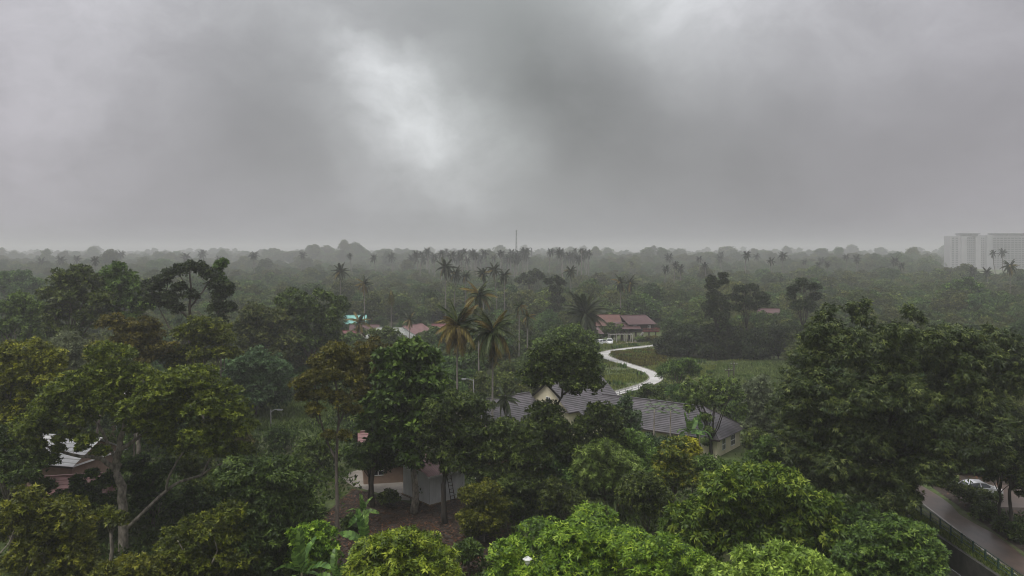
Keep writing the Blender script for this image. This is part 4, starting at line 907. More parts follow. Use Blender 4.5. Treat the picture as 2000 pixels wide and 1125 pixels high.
hero('dense_dark_tree', 'bushy olive dark tree just beyond the leaf litter beside domed tree', 'tree', (1000, 80), [(985, 840, 36), (1020, 850, 36), (1000, 880, 44), (965, 885, 34), (1035, 895, 40), (985, 930, 44), (1030, 945, 42), (960, 940, 30), (1000, 980, 40)], leafk=lk(L_=.34, Wd=.13), mat='dark', trunk_r=.2, seed=57)
hero('shrub_tree', 'olive green shrubby tree at the edge of the leaf litter by the white shed', 'tree', (945, 74), [(925, 965, 30), (950, 960, 32), (975, 985, 28), (930, 1005, 34), (960, 1015, 34), (920, 1035, 22)], leafk=lk(L_=.26, Wd=.12), mat='olive', trunk_r=.12, seed=58)
# --- the giant by the driveway
GI = [(1665, 600, 20, 0), (1685, 620, 26, 0), (1672, 662, 32), (1620, 605, 16, 0), (1610, 620, 24, 0), (1635, 650, 26), (1600, 650, 32), (1580, 665, 26), (1780, 610, 22, 0), (1772, 655, 30), (1730, 660, 38), (1822, 660, 32), (1862, 655, 30), (1910, 665, 30), (1800, 625, 12, 0), (1690, 590, 10, 0), (1845, 640, 10, 0), (1930, 640, 10, 0), (1890, 670, 36), (1650, 690, 46), (1585, 700, 40), (1560, 740, 40), (1700, 710, 52), (1760, 700, 52), (1820, 690, 48), (1870, 715, 48), (1930, 700, 42), (1965, 665, 26), (1985, 700, 36), (1975, 740, 46), (1540, 790, 42), (1600, 760, 54), (1660, 770, 58), (1730, 780, 62), (1800, 770, 58), (1860, 780, 56), (1920, 780, 52), (1535, 840, 36), (1580, 830, 50), (1640, 850, 58), (1710, 860, 60), (1780, 850, 58), (1850, 850, 54), (1910, 850, 48), (1970, 830, 48), (1560, 885, 36), (1620, 910, 50), (1690, 930, 54), (1750, 935, 54), (1800, 915, 46), (1860, 900, 36), (1930, 890, 36), (1670, 975, 44), (1730, 985, 44), (1770, 965, 30), (1610, 950, 34)]
hero('giant_tree', 'giant dark tree with weeping leaf masses towering beside the wet driveway', 'tree', (1752, 74), GI, leafk=lk(L_=.38, Wd=.11, per=8, lai=2.2, droop=.75, up=.3, bump=.34, depth=.5, young=.09), mat='bamboo', bark='bark_dark', trunk_r=.55, fork_v=900, seed=61, thick=.8, flat=.95)
hero('dark_shrub', 'low dark bush tucked under the giant tree above the deep green mango', 'bush', (1650, 67), [(1640, 1000, 38), (1690, 1010, 36), (1660, 1035, 40), (1620, 985, 30)], leafk=lk(L_=.32, Wd=.12), mat='dark', trunk_r=.1, seed=62)
hero('thin_tree', 'thin tree with olive crown between driveway and silver car', 'tree', (1952, 78), [(1960, 915, 22), (1955, 895, 28), (1935, 875, 28), (1915, 895, 18), (1980, 940, 18), (1935, 930, 13)], leafk=OL, mat='bamboo', bark='bark_dark', trunk_r=.15, fork_v=960, seed=63)
hero('thin_tree', 'thin leaning tree at the frame edge just past the silver car', 'tree', (1984, 75), [(1990, 870, 36), (1985, 905, 26), (2005, 930, 30), (2020, 890, 40), (2005, 965, 18)], leafk=OL, mat='bamboo', bark='bark_dark', trunk_r=.17, fork_v=955, seed=64, lean=-.6)
hero('shrub', 'low scruffy bush on the bank below the silver car', 'bush', (1893, 85), [(1872, 958, 15), (1893, 972, 17), (1915, 988, 16), (1858, 948, 14), (1903, 962, 12), (1928, 970, 11), (1945, 974, 9)], leafk=OL, mat='bamboo', trunk_r=.06, seed=65)
hero('shrub', 'dark bush at the driveway edge under the thin leaning tree', 'bush', (1990, 75), [(1975, 1028, 12), (2000, 1040, 16)], leafk=OL, mat='dark', trunk_r=.06, seed=66)
hero('dark_shrub', 'dark screen of bushes behind the silver car', 'bush', (1950, 98), [(1895, 922, 22), (1935, 915, 24), (1975, 922, 24), (2010, 925, 26), (1915, 938, 14), (1960, 938, 14)], leafk=lk(L_=.36, Wd=.15, lai=2.2), mat='dark', trunk_r=.1, seed=67)
# --- bank of bamboo, shrubs and papayas before the bungalow
FE = lk(L_=.42, Wd=.10, per=10, lai=2.2, droop=.35, up=.6, bump=.4, young=.2)
hero('bamboo_clump', 'feathery light green bamboo clump before the bungalow wing', 'bamboo', (1180, 80), [(1150, 885, 28), (1185, 875, 28), (1165, 910, 34), (1210, 895, 30), (1130, 912, 26), (1195, 935, 34), (1150, 940, 30), (1230, 925, 28)], leafk=FE, mat='fern', trunk_r=.1, seed=71)
hero('bush', 'yellow green bush in front of the bungalow veranda wall', 'bush', (1240, 86), [(1218, 852, 24), (1248, 862, 24), (1230, 882, 28), (1260, 890, 26), (1205, 862, 20), (1245, 908, 28)], leafk=lk(L_=.32, Wd=.14, young=.2), mat='fern', trunk_r=.1, seed=72)
hero('bush', 'blue green bush between the yellow shrub and the bungalow eave', 'bush', (1280, 92), [(1270, 865, 24), (1295, 870, 22), (1280, 890, 30), (1265, 915, 28)], leafk=lk(L_=.34, Wd=.16), mat='bluegreen', trunk_r=.1, seed=73)
hero('yellow_shrub', 'golden yellow shrub glowing among green bushes below the bungalow', 'bush', (1352, 82), [(1352, 865, 12), (1345, 880, 14), (1362, 878, 9), (1340, 860, 9), (1360, 895, 9)], leafk=lk(L_=.26, Wd=.13, lai=2.4), mat='yellow', trunk_r=.06, seed=74)
hero('dark_shrub', 'rounded dark green tree below the window end of the bungalow', 'tree', (1395, 80), [(1375, 905, 24), (1415, 915, 24), (1395, 930, 34), (1440, 918, 24), (1468, 915, 24), (1365, 930, 26), (1430, 945, 34)], leafk=lk(L_=.32, Wd=.14), mat='green', trunk_r=.16, seed=75)
hero('bush', 'deep green bush beside the bungalow end wall under the giant tree', 'bush', (1495, 84), [(1485, 895, 30), (1515, 890, 32), (1500, 870, 26), (1525, 920, 30), (1470, 925, 30)], leafk=lk(L_=.34, Wd=.14), mat='green', trunk_r=.12, seed=76)
hero('dark_shrub', 'low shady undergrowth tree between domed tree and big bright mango', 'bush', (1110, 76), [(1085, 955, 30), (1110, 975, 34), (1170, 995, 22), (1075, 980, 26)], leafk=lk(L_=.3, Wd=.12), mat='dark', trunk_r=.1, seed=77)
hero('dark_shrub', 'shaded bush under the slim golden tipped tree', 'bush', (1265, 72), [(1250, 945, 34), (1285, 965, 30), (1255, 985, 36), (1225, 965, 30), (1300, 1000, 30)], leafk=lk(L_=.3, Wd=.12), mat='dark', trunk_r=.1, seed=78)
hero('creeper_column', 'narrow column of dark creeper against the bungalow roof', 'tree', (1222, 104), [(1222, 785, 16), (1215, 805, 20), (1230, 815, 20), (1215, 830, 20), (1238, 835, 16)], leafk=lk(L_=.3, Wd=.16), mat='bluegreen', trunk_r=.14, seed=79, flat=1)
MIDL = lk(L_=.38, Wd=.16, per=7, lai=2.3, droop=.25)
hero('vine_draped_tree', 'vine draped tree with hanging curtains in front of the tiled roof end', 'tree', (1388, 104), [(1385, 748, 24), (1350, 755, 22), (1420, 752, 24), (1330, 768, 16), (1365, 775, 20), (1398, 778, 20), (1438, 770, 20), (1376, 812, 11), (1385, 838, 10), (1378, 860, 9), (1345, 795, 9), (1448, 795, 12)], leafk=dict(MIDL, lai=1.6, droop=.8), mat='green', bark='bark_dark', trunk_r=.24, fork_v=860, seed=81, thick=.4)
hero('feathery_tree', 'pale grey green feathery tree beside the bungalow end', 'tree', (1492, 112), [(1480, 760, 26), (1505, 775, 24), (1470, 790, 26), (1500, 805, 28), (1480, 830, 28), (1510, 835, 24), (1490, 742, 16)], leafk=dict(MIDL, Wd=.10, per=9, droop=.5), mat='pale', trunk_r=.16, seed=82)
hero('shrub', 'dark shrub hiding the near bend of the pale path', 'bush', (1275, 131), [(1265, 760, 16), (1285, 765, 18), (1300, 758, 16), (1250, 770, 12), (1290, 775, 16)], leafk=MIDL, mat='dark', trunk_r=.08, seed=83)
hero('bush', 'scrubby green bush between the path bend and the vine draped tree', 'bush', (1325, 124), [(1315, 765, 16), (1335, 760, 18), (1330, 778, 18), (1350, 775, 14)], leafk=MIDL, mat='green', trunk_r=.08, seed=84)
hero('umbrella_tree', 'low umbrella shaped tree standing alone in the meadow', 'tree', (1325, 148), [(1315, 712, 18), (1340, 708, 18), (1300, 722, 16), (1355, 720, 16), (1325, 722, 22), (1290, 728, 9)], leafk=MIDL, mat='green', trunk_r=.16, seed=85, flat=.65)
hero('shrub', 'round dark shrub at the near edge of the grassy glade', 'bush', (545, 108), [(540, 845, 18), (558, 850, 16), (530, 855, 14), (545, 865, 18)], leafk=MIDL, mat='dark', trunk_r=.1, seed=86)
hero('shrub', 'dull reddish shrub beside the lamp in the glade', 'bush', (455, 106), [(445, 840, 18), (470, 848, 18), (455, 860, 20), (485, 865, 16)], leafk=MIDL, mat='brown', trunk_r=.1, seed=87)
hero('bush', 'bright leafy bush under the slender tree at the glade', 'bush', (620, 96), [(600, 870, 24), (630, 860, 22), (645, 885, 24), (610, 900, 28), (585, 895, 22)], leafk=MIDL, mat='green', trunk_r=.1, seed=88)
for i, (u, v, r, d, mt, lab, nm) in enumerate(((1440, 792, 18, 127, 'green', 'scrubby bush behind the vine draped tree by the meadow edge', 'bush'), (1415, 765, 14, 134, 'pale', 'pale scrub at the meadow edge below the two utility poles', 'bush'), (1512, 800, 22, 120, 'pale', 'pale green bush between feathery tree and the giant tree', 'bush'),
                                              (1478, 850, 20, 104, 'green', 'leafy bush just past the bungalow end wall', 'bush'), (1530, 850, 24, 96, 'fern', 'light green bush at the flank of the giant tree', 'bush'), (1375, 780, 14, 128, 'green', 'green scrub right behind the tiled bungalow ridge', 'bush'),
                                              (690, 1015, 16, 77, 'dark', 'low dark bush at the leaf litter beside the slender stem', 'bush'), (915, 1065, 18, 66, 'green', 'small green bush at the near end of the leaf litter', 'bush'), (985, 1080, 20, 64, 'dark', 'dark bush filling the gap beside the big bright mango', 'bush'),
                                              (1928, 1004, 18, 81, 'dark', 'dark scrub on the drive bank below the silver car bonnet', 'shrub'), (1966, 1022, 18, 77, 'bamboo', 'olive scrub around the foot of the thin tree', 'shrub'), (1995, 1046, 18, 74.5, 'dark', 'dark scrub behind the thin leaning tree', 'shrub'), (1850, 958, 14, 92, 'bamboo', 'scrub where the driveway disappears behind the giant tree', 'shrub'),
                                              (760, 965, 12, 84, 'dark', 'small dark bush at the yard edge beside the iron gate', 'shrub'), (420, 950, 30, 82, 'dark', 'shady bush at the tip of the long pale limb', 'bush'))):
    hero(nm, lab, 'bush', (u, d), [(u, v, r), (u - r * .8, v + r * .5, r * .85), (u + r * .8, v + r * .4, r * .85), (u - r * .2, v + r, r)], leafk=lk(L_=.36, Wd=.15, lai=2.2), mat=mt, trunk_r=.08, seed=140 + i)
# --- middle distance trees that stand out
MD = dict(L_=.52, Wd=.24, per=7, lai=2.4, droop=.2, up=.5, bump=.32, depth=.45, young=.12)
hero('tall_tree', 'tall bushy dark green tree leading the tall group on the skyline', 'tree', (140, 125), [(150, 535, 24), (120, 545, 26), (180, 550, 26), (100, 575, 24), (140, 575, 32), (185, 585, 28), (110, 610, 28), (155, 615, 32), (100, 640, 24), (195, 625, 24), (140, 650, 28)], leafk=MD, mat='dark', trunk_r=.4, seed=91, fork_v=680)
hero('tall_tree', 'tall tree with a pointed leafy top between two dark crowns', 'tree', (232, 128), [(233, 522, 16), (215, 535, 22), (250, 545, 22), (225, 560, 26), (265, 565, 22), (205, 580, 20), (245, 590, 28), (280, 590, 24), (220, 615, 26), (265, 625, 28)], leafk=MD, mat='green', trunk_r=.35, seed=92, fork_v=670)
hero('open_crown_tree', 'old dark tree with an open crown showing bare limbs against the haze', 'tree', (368, 112), [(370, 518, 14), (350, 525, 16), (392, 522, 16), (410, 535, 18), (330, 535, 17), (315, 548, 18), (295, 560, 20), (300, 585, 20), (325, 580, 22), (350, 560, 13), (420, 555, 16), (435, 575, 20), (445, 560, 14), (440, 600, 20), (420, 600, 16), (372, 575, 16), (345, 600, 16), (430, 625, 18)], leafk=dict(MD, L_=.42, Wd=.18, lai=2.2), mat='grove', bark='bark', trunk_r=.3, seed=93, flat=.75, thick=.5, trunks=False,
     limbs=[([(372, 760), (370, 690), (372, 640), (372, 580), (372, 545), (370, 520)], .36, .06), ([(372, 600), (395, 570), (412, 545), (415, 535)], .15, .05), ([(372, 625), (345, 600), (325, 570), (330, 540)], .17, .05), ([(372, 655), (410, 630), (435, 600), (438, 575)], .16, .05), ([(371, 660), (330, 640), (310, 600), (298, 570)], .15, .05), ([(372, 570), (355, 545), (348, 525)], .1, .04)])
hero('tall_tree', 'thin upright sprig of a tree behind the open crowned old tree', 'tree', (432, 118), [(428, 518, 9), (436, 512, 8), (425, 535, 10), (433, 550, 12)], leafk=MD, mat='green', trunk_r=.15, seed=94, fork_v=575)
hero('tall_tree', 'rounded green tree at the skyline edge beside the tall group', 'tree', (45, 138), [(40, 585, 24), (15, 600, 26), (70, 600, 24), (40, 625, 32), (85, 625, 20), (5, 640, 28), (60, 655, 28)], leafk=MD, mat='green', trunk_r=.3, seed=95)
hero('rounded_tree', 'pale green rounded tree below the tall skyline group', 'tree', (135, 104), [(135, 660, 22), (115, 675, 22), (150, 680, 24), (125, 700, 28), (160, 710, 22)], leafk=dict(MD, Wd=.12, droop=.5), mat='pale', trunk_r=.18, seed=96)
OM = dict(OL, L_=.34, Wd=.15, lai=2.5)
hero('olive_crowned_tree', 'brownish olive tree with domes below the open crowned old tree', 'tree', (270, 96), [(255, 640, 28), (285, 635, 28), (300, 655, 28), (265, 665, 32), (310, 680, 28), (235, 665, 20), (285, 695, 28), (225, 625, 22), (205, 630, 16)], leafk=OM, mat='brown', bark='bark_pale', trunk_r=.24, seed=97, flat=.7)
hero('olive_crowned_tree', 'olive tree with layered crown right under the open crowned old tree', 'tree', (395, 98), [(390, 635, 30), (420, 640, 28), (365, 650, 26), (440, 660, 22), (400, 665, 32), (340, 690, 30), (375, 690, 30), (430, 690, 30), (455, 690, 18), (350, 715, 26)], leafk=OM, mat='olive', bark='bark_pale', trunk_r=.24, seed=98, flat=.7)
hero('yellowing_tree', 'small tree with golden olive top behind the big olive tree', 'tree', (198, 88), [(190, 680, 20), (210, 690, 18), (178, 695, 18), (200, 705, 24), (220, 720, 20)], leafk=OM, mat='olive_yellow', trunk_r=.16, seed=99)
hero('bushy_tree', 'leafy green tree with a ragged horn of branches over the village roofs', 'tree', (610, 146), [(570, 580, 24), (595, 590, 26), (625, 572, 13), (640, 580, 15), (660, 590, 17), (672, 597, 10), (560, 605, 26), (610, 615, 32), (645, 612, 24), (580, 640, 30), (640, 640, 28), (610, 665, 32), (655, 665, 24), (548, 588, 12)], leafk=MD, mat='green', trunk_r=.3, seed=101)
hero('bushy_tree', 'dense mottled tree mass left of the ragged horned tree', 'tree', (520, 140), [(500, 610, 28), (530, 620, 30), (480, 635, 28), (520, 655, 36), (555, 660, 28), (490, 675, 30), (540, 690, 32)], leafk=MD, mat='forest', trunk_r=.25, seed=102)
hero('creeper_mound', 'blue green mound of creeper covered trees behind the grassy glade', 'bush', (500, 128), [(460, 715, 30), (500, 705, 32), (540, 715, 30), (475, 745, 34), (520, 745, 36), (560, 745, 28), (440, 745, 24), (500, 775, 30), (545, 775, 28)], leafk=MD, mat='bluegreen', trunk_r=.2, seed=103)
hero('rounded_tree', 'bright bushy tree directly behind the domed tree', 'tree', (1105, 142), [(1085, 655, 22), (1115, 650, 24), (1145, 660, 22), (1060, 675, 22), (1100, 680, 28), (1140, 690, 28), (1060, 705, 24), (1160, 680, 16), (1165, 715, 16)], leafk=MD, mat='green', trunk_r=.25, seed=104)
hero('rounded_tree', 'bushy mid green tree among the village gardens', 'tree', (755, 175), [(735, 655, 20), (765, 655, 22), (750, 670, 24), (780, 672, 16), (720, 672, 14)], leafk=MD, mat='green', trunk_r=.22, seed=105)
hero('dark_grove_tree', 'tall dark grove tree with a two tufted top', 'tree', (1400, 196), [(1390, 545, 10), (1412, 538, 10), (1398, 555, 14), (1415, 550, 8), (1385, 560, 8), (1395, 578, 16), (1410, 590, 18), (1385, 600, 16), (1400, 615, 22)], leafk=MD, mat='grove', bark='bark_dark', trunk_r=.25, seed=106)
hero('dark_grove_tree', 'dark grove tree with a wide domed open crown', 'tree', (1458, 202), [(1450, 565, 14), (1470, 562, 13), (1435, 580, 13), (1485, 578, 14), (1455, 585, 16), (1495, 590, 9), (1475, 598, 12), (1440, 600, 12)], leafk=dict(MD, lai=2.6), mat='grove', bark='bark_dark', trunk_r=.28, seed=107, fork_v=640, flat=.75)
hero('dark_grove_tree', 'tall dark tree behind the grove with a gap in its crown', 'tree', (1570, 188), [(1565, 552, 14), (1585, 560, 13), (1550, 565, 12), (1592, 578, 11), (1575, 590, 13), (1545, 578, 11), (1558, 598, 15), (1585, 600, 12)], leafk=dict(MD, lai=2.6), mat='grove', bark='bark_dark', trunk_r=.26, seed=108, fork_v=640)
for i, (u, v, d, lab) in enumerate(((1310, 655, 205, 'first dark rounded tree of the grove next to the stilt house garden'), (1345, 645, 202, 'dark rounded grove tree below the two tufted top'), (1390, 648, 200, 'dense dark tree in the front row of the grove'),
                                    (1430, 650, 199, 'dark tree of the grove front row under the domed open crown'), (1475, 655, 196, 'dark tree near the far end of the grove by the tall grass'), (1520, 648, 194, 'last dark tree of the grove beside the giant tree'))):
    hero('dark_grove_tree', lab, 'tree', (u, d), [(u, v, 22), (u - 16, v + 14, 20), (u + 16, v + 12, 20), (u, v + 28, 24), (u - 14, v + 38, 14), (u + 14, v + 38, 14)], leafk=MD, mat='grove', bark='bark_dark', trunk_r=.2, seed=110 + i)
hero('rounded_tree', 'lone dark tree with open rounded crown rising behind the palm row', 'tree', (1035, 320), [(1025, 540, 11), (1045, 532, 11), (1055, 540, 9), (1012, 548, 9), (1035, 548, 12)], leafk=dict(MD, L_=.7, Wd=.36), mat='grove', trunk_r=.3, seed=117, fork_v=575)
hero('irregular_tree', 'narrow ragged tree with side tufts beside the lone palm', 'tree', (1085, 245), [(1085, 545, 11), (1072, 550, 9), (1098, 552, 7), (1086, 565, 13), (1088, 585, 14), (1082, 605, 16)], leafk=dict(MD, L_=.6, Wd=.3), mat='grove', trunk_r=.25, seed=118)
hero('flat_crowned_tree', 'wide bright flat crowned tree below the hotel tower', 'tree', (1880, 300), [(1870, 552, 11), (1890, 548, 12), (1850, 560, 11), (1910, 560, 12), (1880, 565, 16), (1840, 572, 12), (1925, 572, 12)], leafk=dict(MD, L_=.7, Wd=.36), mat='green', trunk_r=.3, seed=119, flat=.6)
hero('spreading_far_tree', 'wide grey green tree mass in mist at the far edge below the skyline', 'tree', (30, 255), [(15, 540, 18), (45, 540, 18), (70, 555, 18), (0, 560, 20), (40, 565, 24), (75, 580, 18)], leafk=dict(MD, L_=.7, Wd=.36), mat='forest', trunk_r=.3, seed=120)
for i, (u, vt, d, lab) in enumerate(((1195, 632, 238, 'leafy garden tree in front of the orange red roof'), (1213, 634, 239, 'rounded garden tree by the pale pergola posts'))):
    hero('garden_tree', lab, 'tree', (u, d), [(u, vt + 4, 9), (u - 9, vt + 10, 9), (u + 9, vt + 9, 9), (u, vt + 14, 11)], leafk=dict(MD, L_=.5), mat='green', trunk_r=.15, seed=121 + i, fork_v=655)
for i, (u, d, lab, mt) in enumerate(((1250, 236, 'yellowish garden shrub at the foot of the stilt house stairs', 'fern'), (1266, 237, 'brownish garden shrub beside the yellowish one', 'brown'), (1278, 237, 'yellow green garden shrub below the red balcony', 'olive_yellow'))):
    hero('garden_shrub', lab, 'bush', (u, d), [(u, 659, 5.5), (u - 5, 661, 4.5), (u + 5, 661, 4.5)], leafk=dict(MD, L_=.3, Wd=.15), mat=mt, trunk_r=.06, seed=125 + i, trunks=True)
# a spray of orange flowers on the giant's flank, and a flame tree behind the olive crown
hero('flame_tree', 'small tree with orange red bloom behind the big olive tree', 'tree', (262, 92), [(235, 790, 7), (268, 770, 8), (278, 778, 5)], leafk=lk(L_=.3, Wd=.16, lai=1.6), mat='bloom', trunk_r=.1, seed=128)

# ------------------------------------------------------------------ palms, bananas, papayas
def frond_mesh(rng, name, L_, mat, n=26, lw=.9, droop=.6, fall=.5, wid=.07):
    """a palm frond along +x, arching down, with drooping leaflets either side"""
    V, Q = [], []
    def at(t): return np.array([L_ * (t - .18 * droop * t * t), 0, L_ * (.10 * t - droop * .62 * t * t)])
    ts = np.linspace(0, 1, 7)
    for i in range(6):
        a, b = at(ts[i]), at(ts[i + 1]); w0, w1 = .06 * (1 - ts[i]) + .012, .06 * (1 - ts[i + 1]) + .012; k = len(V)
        V += [a + [0, -w0, 0], b + [0, -w1, 0], b + [0, w1, 0], a + [0, w0, 0]]; Q.append([k, k + 1, k + 2, k + 3])
        k = len(V); V += [a + [0, 0, -w0], b + [0, 0, -w1], b + [0, 0, w1], a + [0, 0, w0]]; Q.append([k, k + 1, k + 2, k + 3])
    for i in range(n):
        t = .12 + .88 * (i + .5) / n; p = at(t); tg = unit(at(min(1, t + .02)) - at(t - .02)); ll = lw * (math.sin(math.pi * (t * .82 + .12)) ** .6) * rng.uniform(.85, 1.1)
        for s in (-1, 1):
            d = unit(np.array([.55, s * .85, -fall * rng.uniform(.7, 1.3)]) + tg * .25); m = p + d * ll * .5; e = p + d * ll + np.array([0, 0, -fall * ll * .35]); w = np.cross(d, UPV); w = unit(w) * wid
            k = len(V); V += [p - tg * wid * .5, m + tg * wid, e, m - tg * wid]; Q.append([k, k + 1, k + 2, k + 3])
    V = np.array(V); Q = np.array(Q); return mesh_np(name, V, Q, mat, rng.uniform(.15, .75, len(Q)))
rp = np.random.default_rng(77)
FR = {}
for kind, mt in (('green', M['palm']), ('yellow', M['palm_yellow']), ('dark', M['palm_dark'])):
    FR[kind] = [frond_mesh(rp, 'frond', 1.0, mt, n, .24, dr, fl, .020) for n, dr, fl in ((28, .45, .5), (28, .8, .8), (26, 1.15, 1.1), (26, 1.5, 1.3))]
FR['coarse'] = [frond_mesh(rp, 'frond', 1.0, M['palm_dark'], 11, .28, dr, fl, .05) for dr, fl in ((.4, .4), (.7, .7), (1.1, 1.0))]
def palm_trunk(H_, r, lean, rng):
    pts = [(lean * t * t * H_, rng.normal(0, .03), H_ * t - .1 * (t == 0)) for t in np.linspace(0, 1, 8)]
    return Geo().tube(pts, [r * 1.5] + [r * (1 - .35 * t) for t in np.linspace(.14, 1, 7)], 8)
def palm(u, vt, wpx, d, label, group=None, lean=0.0, yellow=.15, n=22, name='coconut_palm', tr=.15, hang=.35, z0=None, upright=0.0):
    """vt: row of the crown's top; wpx: crown width in photo pixels"""
    rng = np.random.default_rng(int(u * 7 + d)); fl = wpx / 2 / F * d * 1.12; zb = float(terrain(X(u, d), d)); H_ = max(1.2, Z(vt, d) - fl * .62 - zb)
    root = empty(name, (X(u, d) - lean * H_, d, zb), label, 'palm tree', group)
    palm_trunk(H_, tr, lean, rng).obj('trunk', M['palm_bark'], root, smooth=True)
    top = np.array([lean * H_, 0, H_])
    for i in range(n):
        t = (i + .5) / n; a = i * 2.39996 + rng.normal(0, .25)
        pitch = R(72 - t * (72 + 62 * hang * 2)) + rng.normal(0, .08) + upright * R(25)
        k = 'yellow' if rng.random() < yellow * (0.3 + 1.6 * t) else ('green' if d < 180 else 'dark')
        me = FR[k][min(3, int(t * 3.2 + rng.random() * .8))]
        o = link('frond', me, root, top, (0, -pitch, 0), [fl * rng.uniform(.85, 1.1)] * 3); o.rotation_mode = 'ZYX'
        o.rotation_euler = (rng.normal(0, .2), -pitch, a); o.rotation_mode = 'XYZ'
        o.rotation_euler = (Matrix.Rotation(a, 3, 'Z') @ Matrix.Rotation(-pitch, 3, 'Y') @ Matrix.Rotation(rng.normal(0, .2), 3, 'X')).to_euler()
    if wpx > 55:
        for i in range(6):
            a = rng.uniform(0, 6.28); c = top + [math.cos(a) * .3, math.sin(a) * .3, -.35 - .1 * (i % 2)]
            Geo().tube([c + [0, 0, .14], c + [0, 0, .05], c - [0, 0, .08], c - [0, 0, .14]], [.03, .11, .11, .03], 7).obj('coconut', M['olivefruit'], root)
    TREES.append((u, vt, wpx * .35, d)); return root
M['olivefruit'] = plain('green_coconut', (.16, .15, .04), (.10, .085, .03), 3, .5)
palm(893, 600, 100, 105, 'yellowing coconut palm with golden hanging fronds and pale trunk', yellow=.7, n=30, hang=.55)
palm(962, 610, 112, 104, 'coconut palm with drooping green and tan fronds next to the yellowing palm', yellow=.28, n=32, hang=.5)
palm(935, 553, 72, 152, 'tall coconut palm with yellow lower fronds behind the two nearest palms', yellow=.45, hang=.6)
palm(870, 508, 44, 258, 'tallest coconut palm of the skyline pair group above the village', yellow=.05)
palm(890, 523, 34, 262, 'coconut palm just right of the tallest palm of the cluster', lean=.03, yellow=.1); palm(909, 530, 26, 266, 'smallest coconut palm of the three beside the tallest palm', yellow=.08)
palm(944, 524, 32, 250, 'coconut palm that opens the second palm trio', yellow=.1); palm(965, 516, 32, 256, 'middle coconut palm with the highest crown in the second trio', lean=-.05, yellow=.12); palm(985, 527, 30, 246, 'coconut palm with a long pale visible trunk in the second trio', yellow=.15)
palm(665, 518, 38, 268, 'lone upright coconut palm above the hazy forest over the horned tree', yellow=.15, upright=.3); palm(712, 543, 34, 238, 'coconut palm with tan skirt above the turquoise roofed house', yellow=.35, hang=.6)
palm(1115, 519, 30, 300, 'lone dark coconut palm beside the narrow ragged tree', yellow=.05)
palm(1212, 540, 36, 262, 'dark ragged coconut palm above the stilt house, first of a pair', yellow=.1, hang=.5); palm(1230, 541, 36, 268, 'coconut palm with a slanting pale trunk above the stilt house', lean=-.06, yellow=.1, hang=.5)
palm(1973, 508, 34, 330, 'dark coconut palm standing before the hotel tower base', yellow=.2, hang=.5)
palm(1014, 585, 40, 172, 'ragged palm with thin fronds behind the second nearest palm', yellow=.2, n=16); palm(1030, 606, 36, 165, 'low dark palm next to the thin fronded palm', yellow=.1, n=16)
palm(702, 612, 50, 205, 'short yellowish palm beside the turquoise roof', yellow=.6, n=16, hang=.5); palm(800, 612, 36, 210, 'pale green young palm behind the white gabled house', yellow=.3, n=14)
palm(987, 758, 64, 112, 'short dark palm at the near end of the bungalow wing', yellow=.05, n=16, tr=.13, hang=.5)
palm(1150, 945, 70, 80, 'low feathery palm in the undergrowth above the big bright mango', yellow=.05, n=13, tr=.1, name='undergrowth_palm'); palm(1205, 955, 60, 78, 'second low palm in the undergrowth near the slim golden tipped tree', yellow=.1, n=13, tr=.1, name='undergrowth_palm')
r = palm(1143, 582, 100, 190, 'big dark sago palm with upright fan of fronds by the path end', yellow=.02, n=30, name='sago_palm', tr=.35, hang=.25, upright=.4)
# a dead palm stem and dead hanging fronds
r = empty('dead_palm', (X(764, 226), 226, 0), 'dead brown palm stem with a drooping shaggy skirt above the village', 'palm tree'); rng = np.random.default_rng(4)
H_ = Z(568, 226); palm_trunk(H_, .14, 0, rng).obj('trunk', M['palm_bark'], r, smooth=True)
dfm = frond_mesh(rp, 'frond', 1.0, M['brown'], 12, .22, .5, .8, .03)
for i in range(12): link('frond', dfm, r, (0, 0, H_ - .3 * (i // 3)), (Matrix.Rotation(i * 2.4, 3, 'Z') @ Matrix.Rotation(R(62), 3, 'Y')).to_euler(), [3.2 + .3 * (i % 3)] * 3)
# skyline palms: one crown mesh each, too small to show single fronds
def crown_of(rng, coarse=True):
    VV, QQ, TT = [], [], []; b = 0; src = FR['coarse']
    data = []
    for me in src:
        v = np.empty(len(me.vertices) * 3, np.float32); me.vertices.foreach_get('co', v); q = np.empty(len(me.loops), np.int32); me.loops.foreach_get('vertex_index', q); data.append((v.reshape(-1, 3), q.reshape(-1, 4)))
    for i in range(18):
        t = (i + .5) / 18; v, q = data[min(2, int(t * 3))]
        m = np.array(Matrix.Rotation(i * 2.4 + rng.normal(0, .3), 3, 'Z') @ Matrix.Rotation(-R(70 - t * 110), 3, 'Y')); VV.append(v @ m.T * rng.uniform(.85, 1.1)); QQ.append(q + b); TT.append(np.full(len(q), rng.uniform(.1, .6))); b += len(v)
    return mesh_np('crown', np.concatenate(VV), np.concatenate(QQ), M['palm_dark'], np.concatenate(TT))
PCR = [crown_of(rp) for _ in range(4)]
PTR = [palm_trunk(1.0, .014, l, rp).mesh('trunk', M['palm_bark'], True) for l in (0, .06, -.08)]
def far_palm(u, vt, wpx, d, label, group):
    i = int(u * 3 + d) ; fl = wpx / 2 / F * d * 1.1; x = X(u, d); zb = float(terrain(x, d)); H_ = max(5, Z(vt, d) - zb - fl * .6); l = (0, .06, -.08)[i % 3]
    root = empty('coconut_palm', (x, d, zb), label, 'palm tree', group)
    link('trunk', PTR[i % 3], root, scale=(H_, H_, H_)); link('crown', PCR[i % 4], root, (l * H_, 0, H_), (0, 0, i * 1.7), [fl] * 3)
    TREES.append((u, vt, wpx * .3, d))
gp = 'palms rising above the hazy forest'
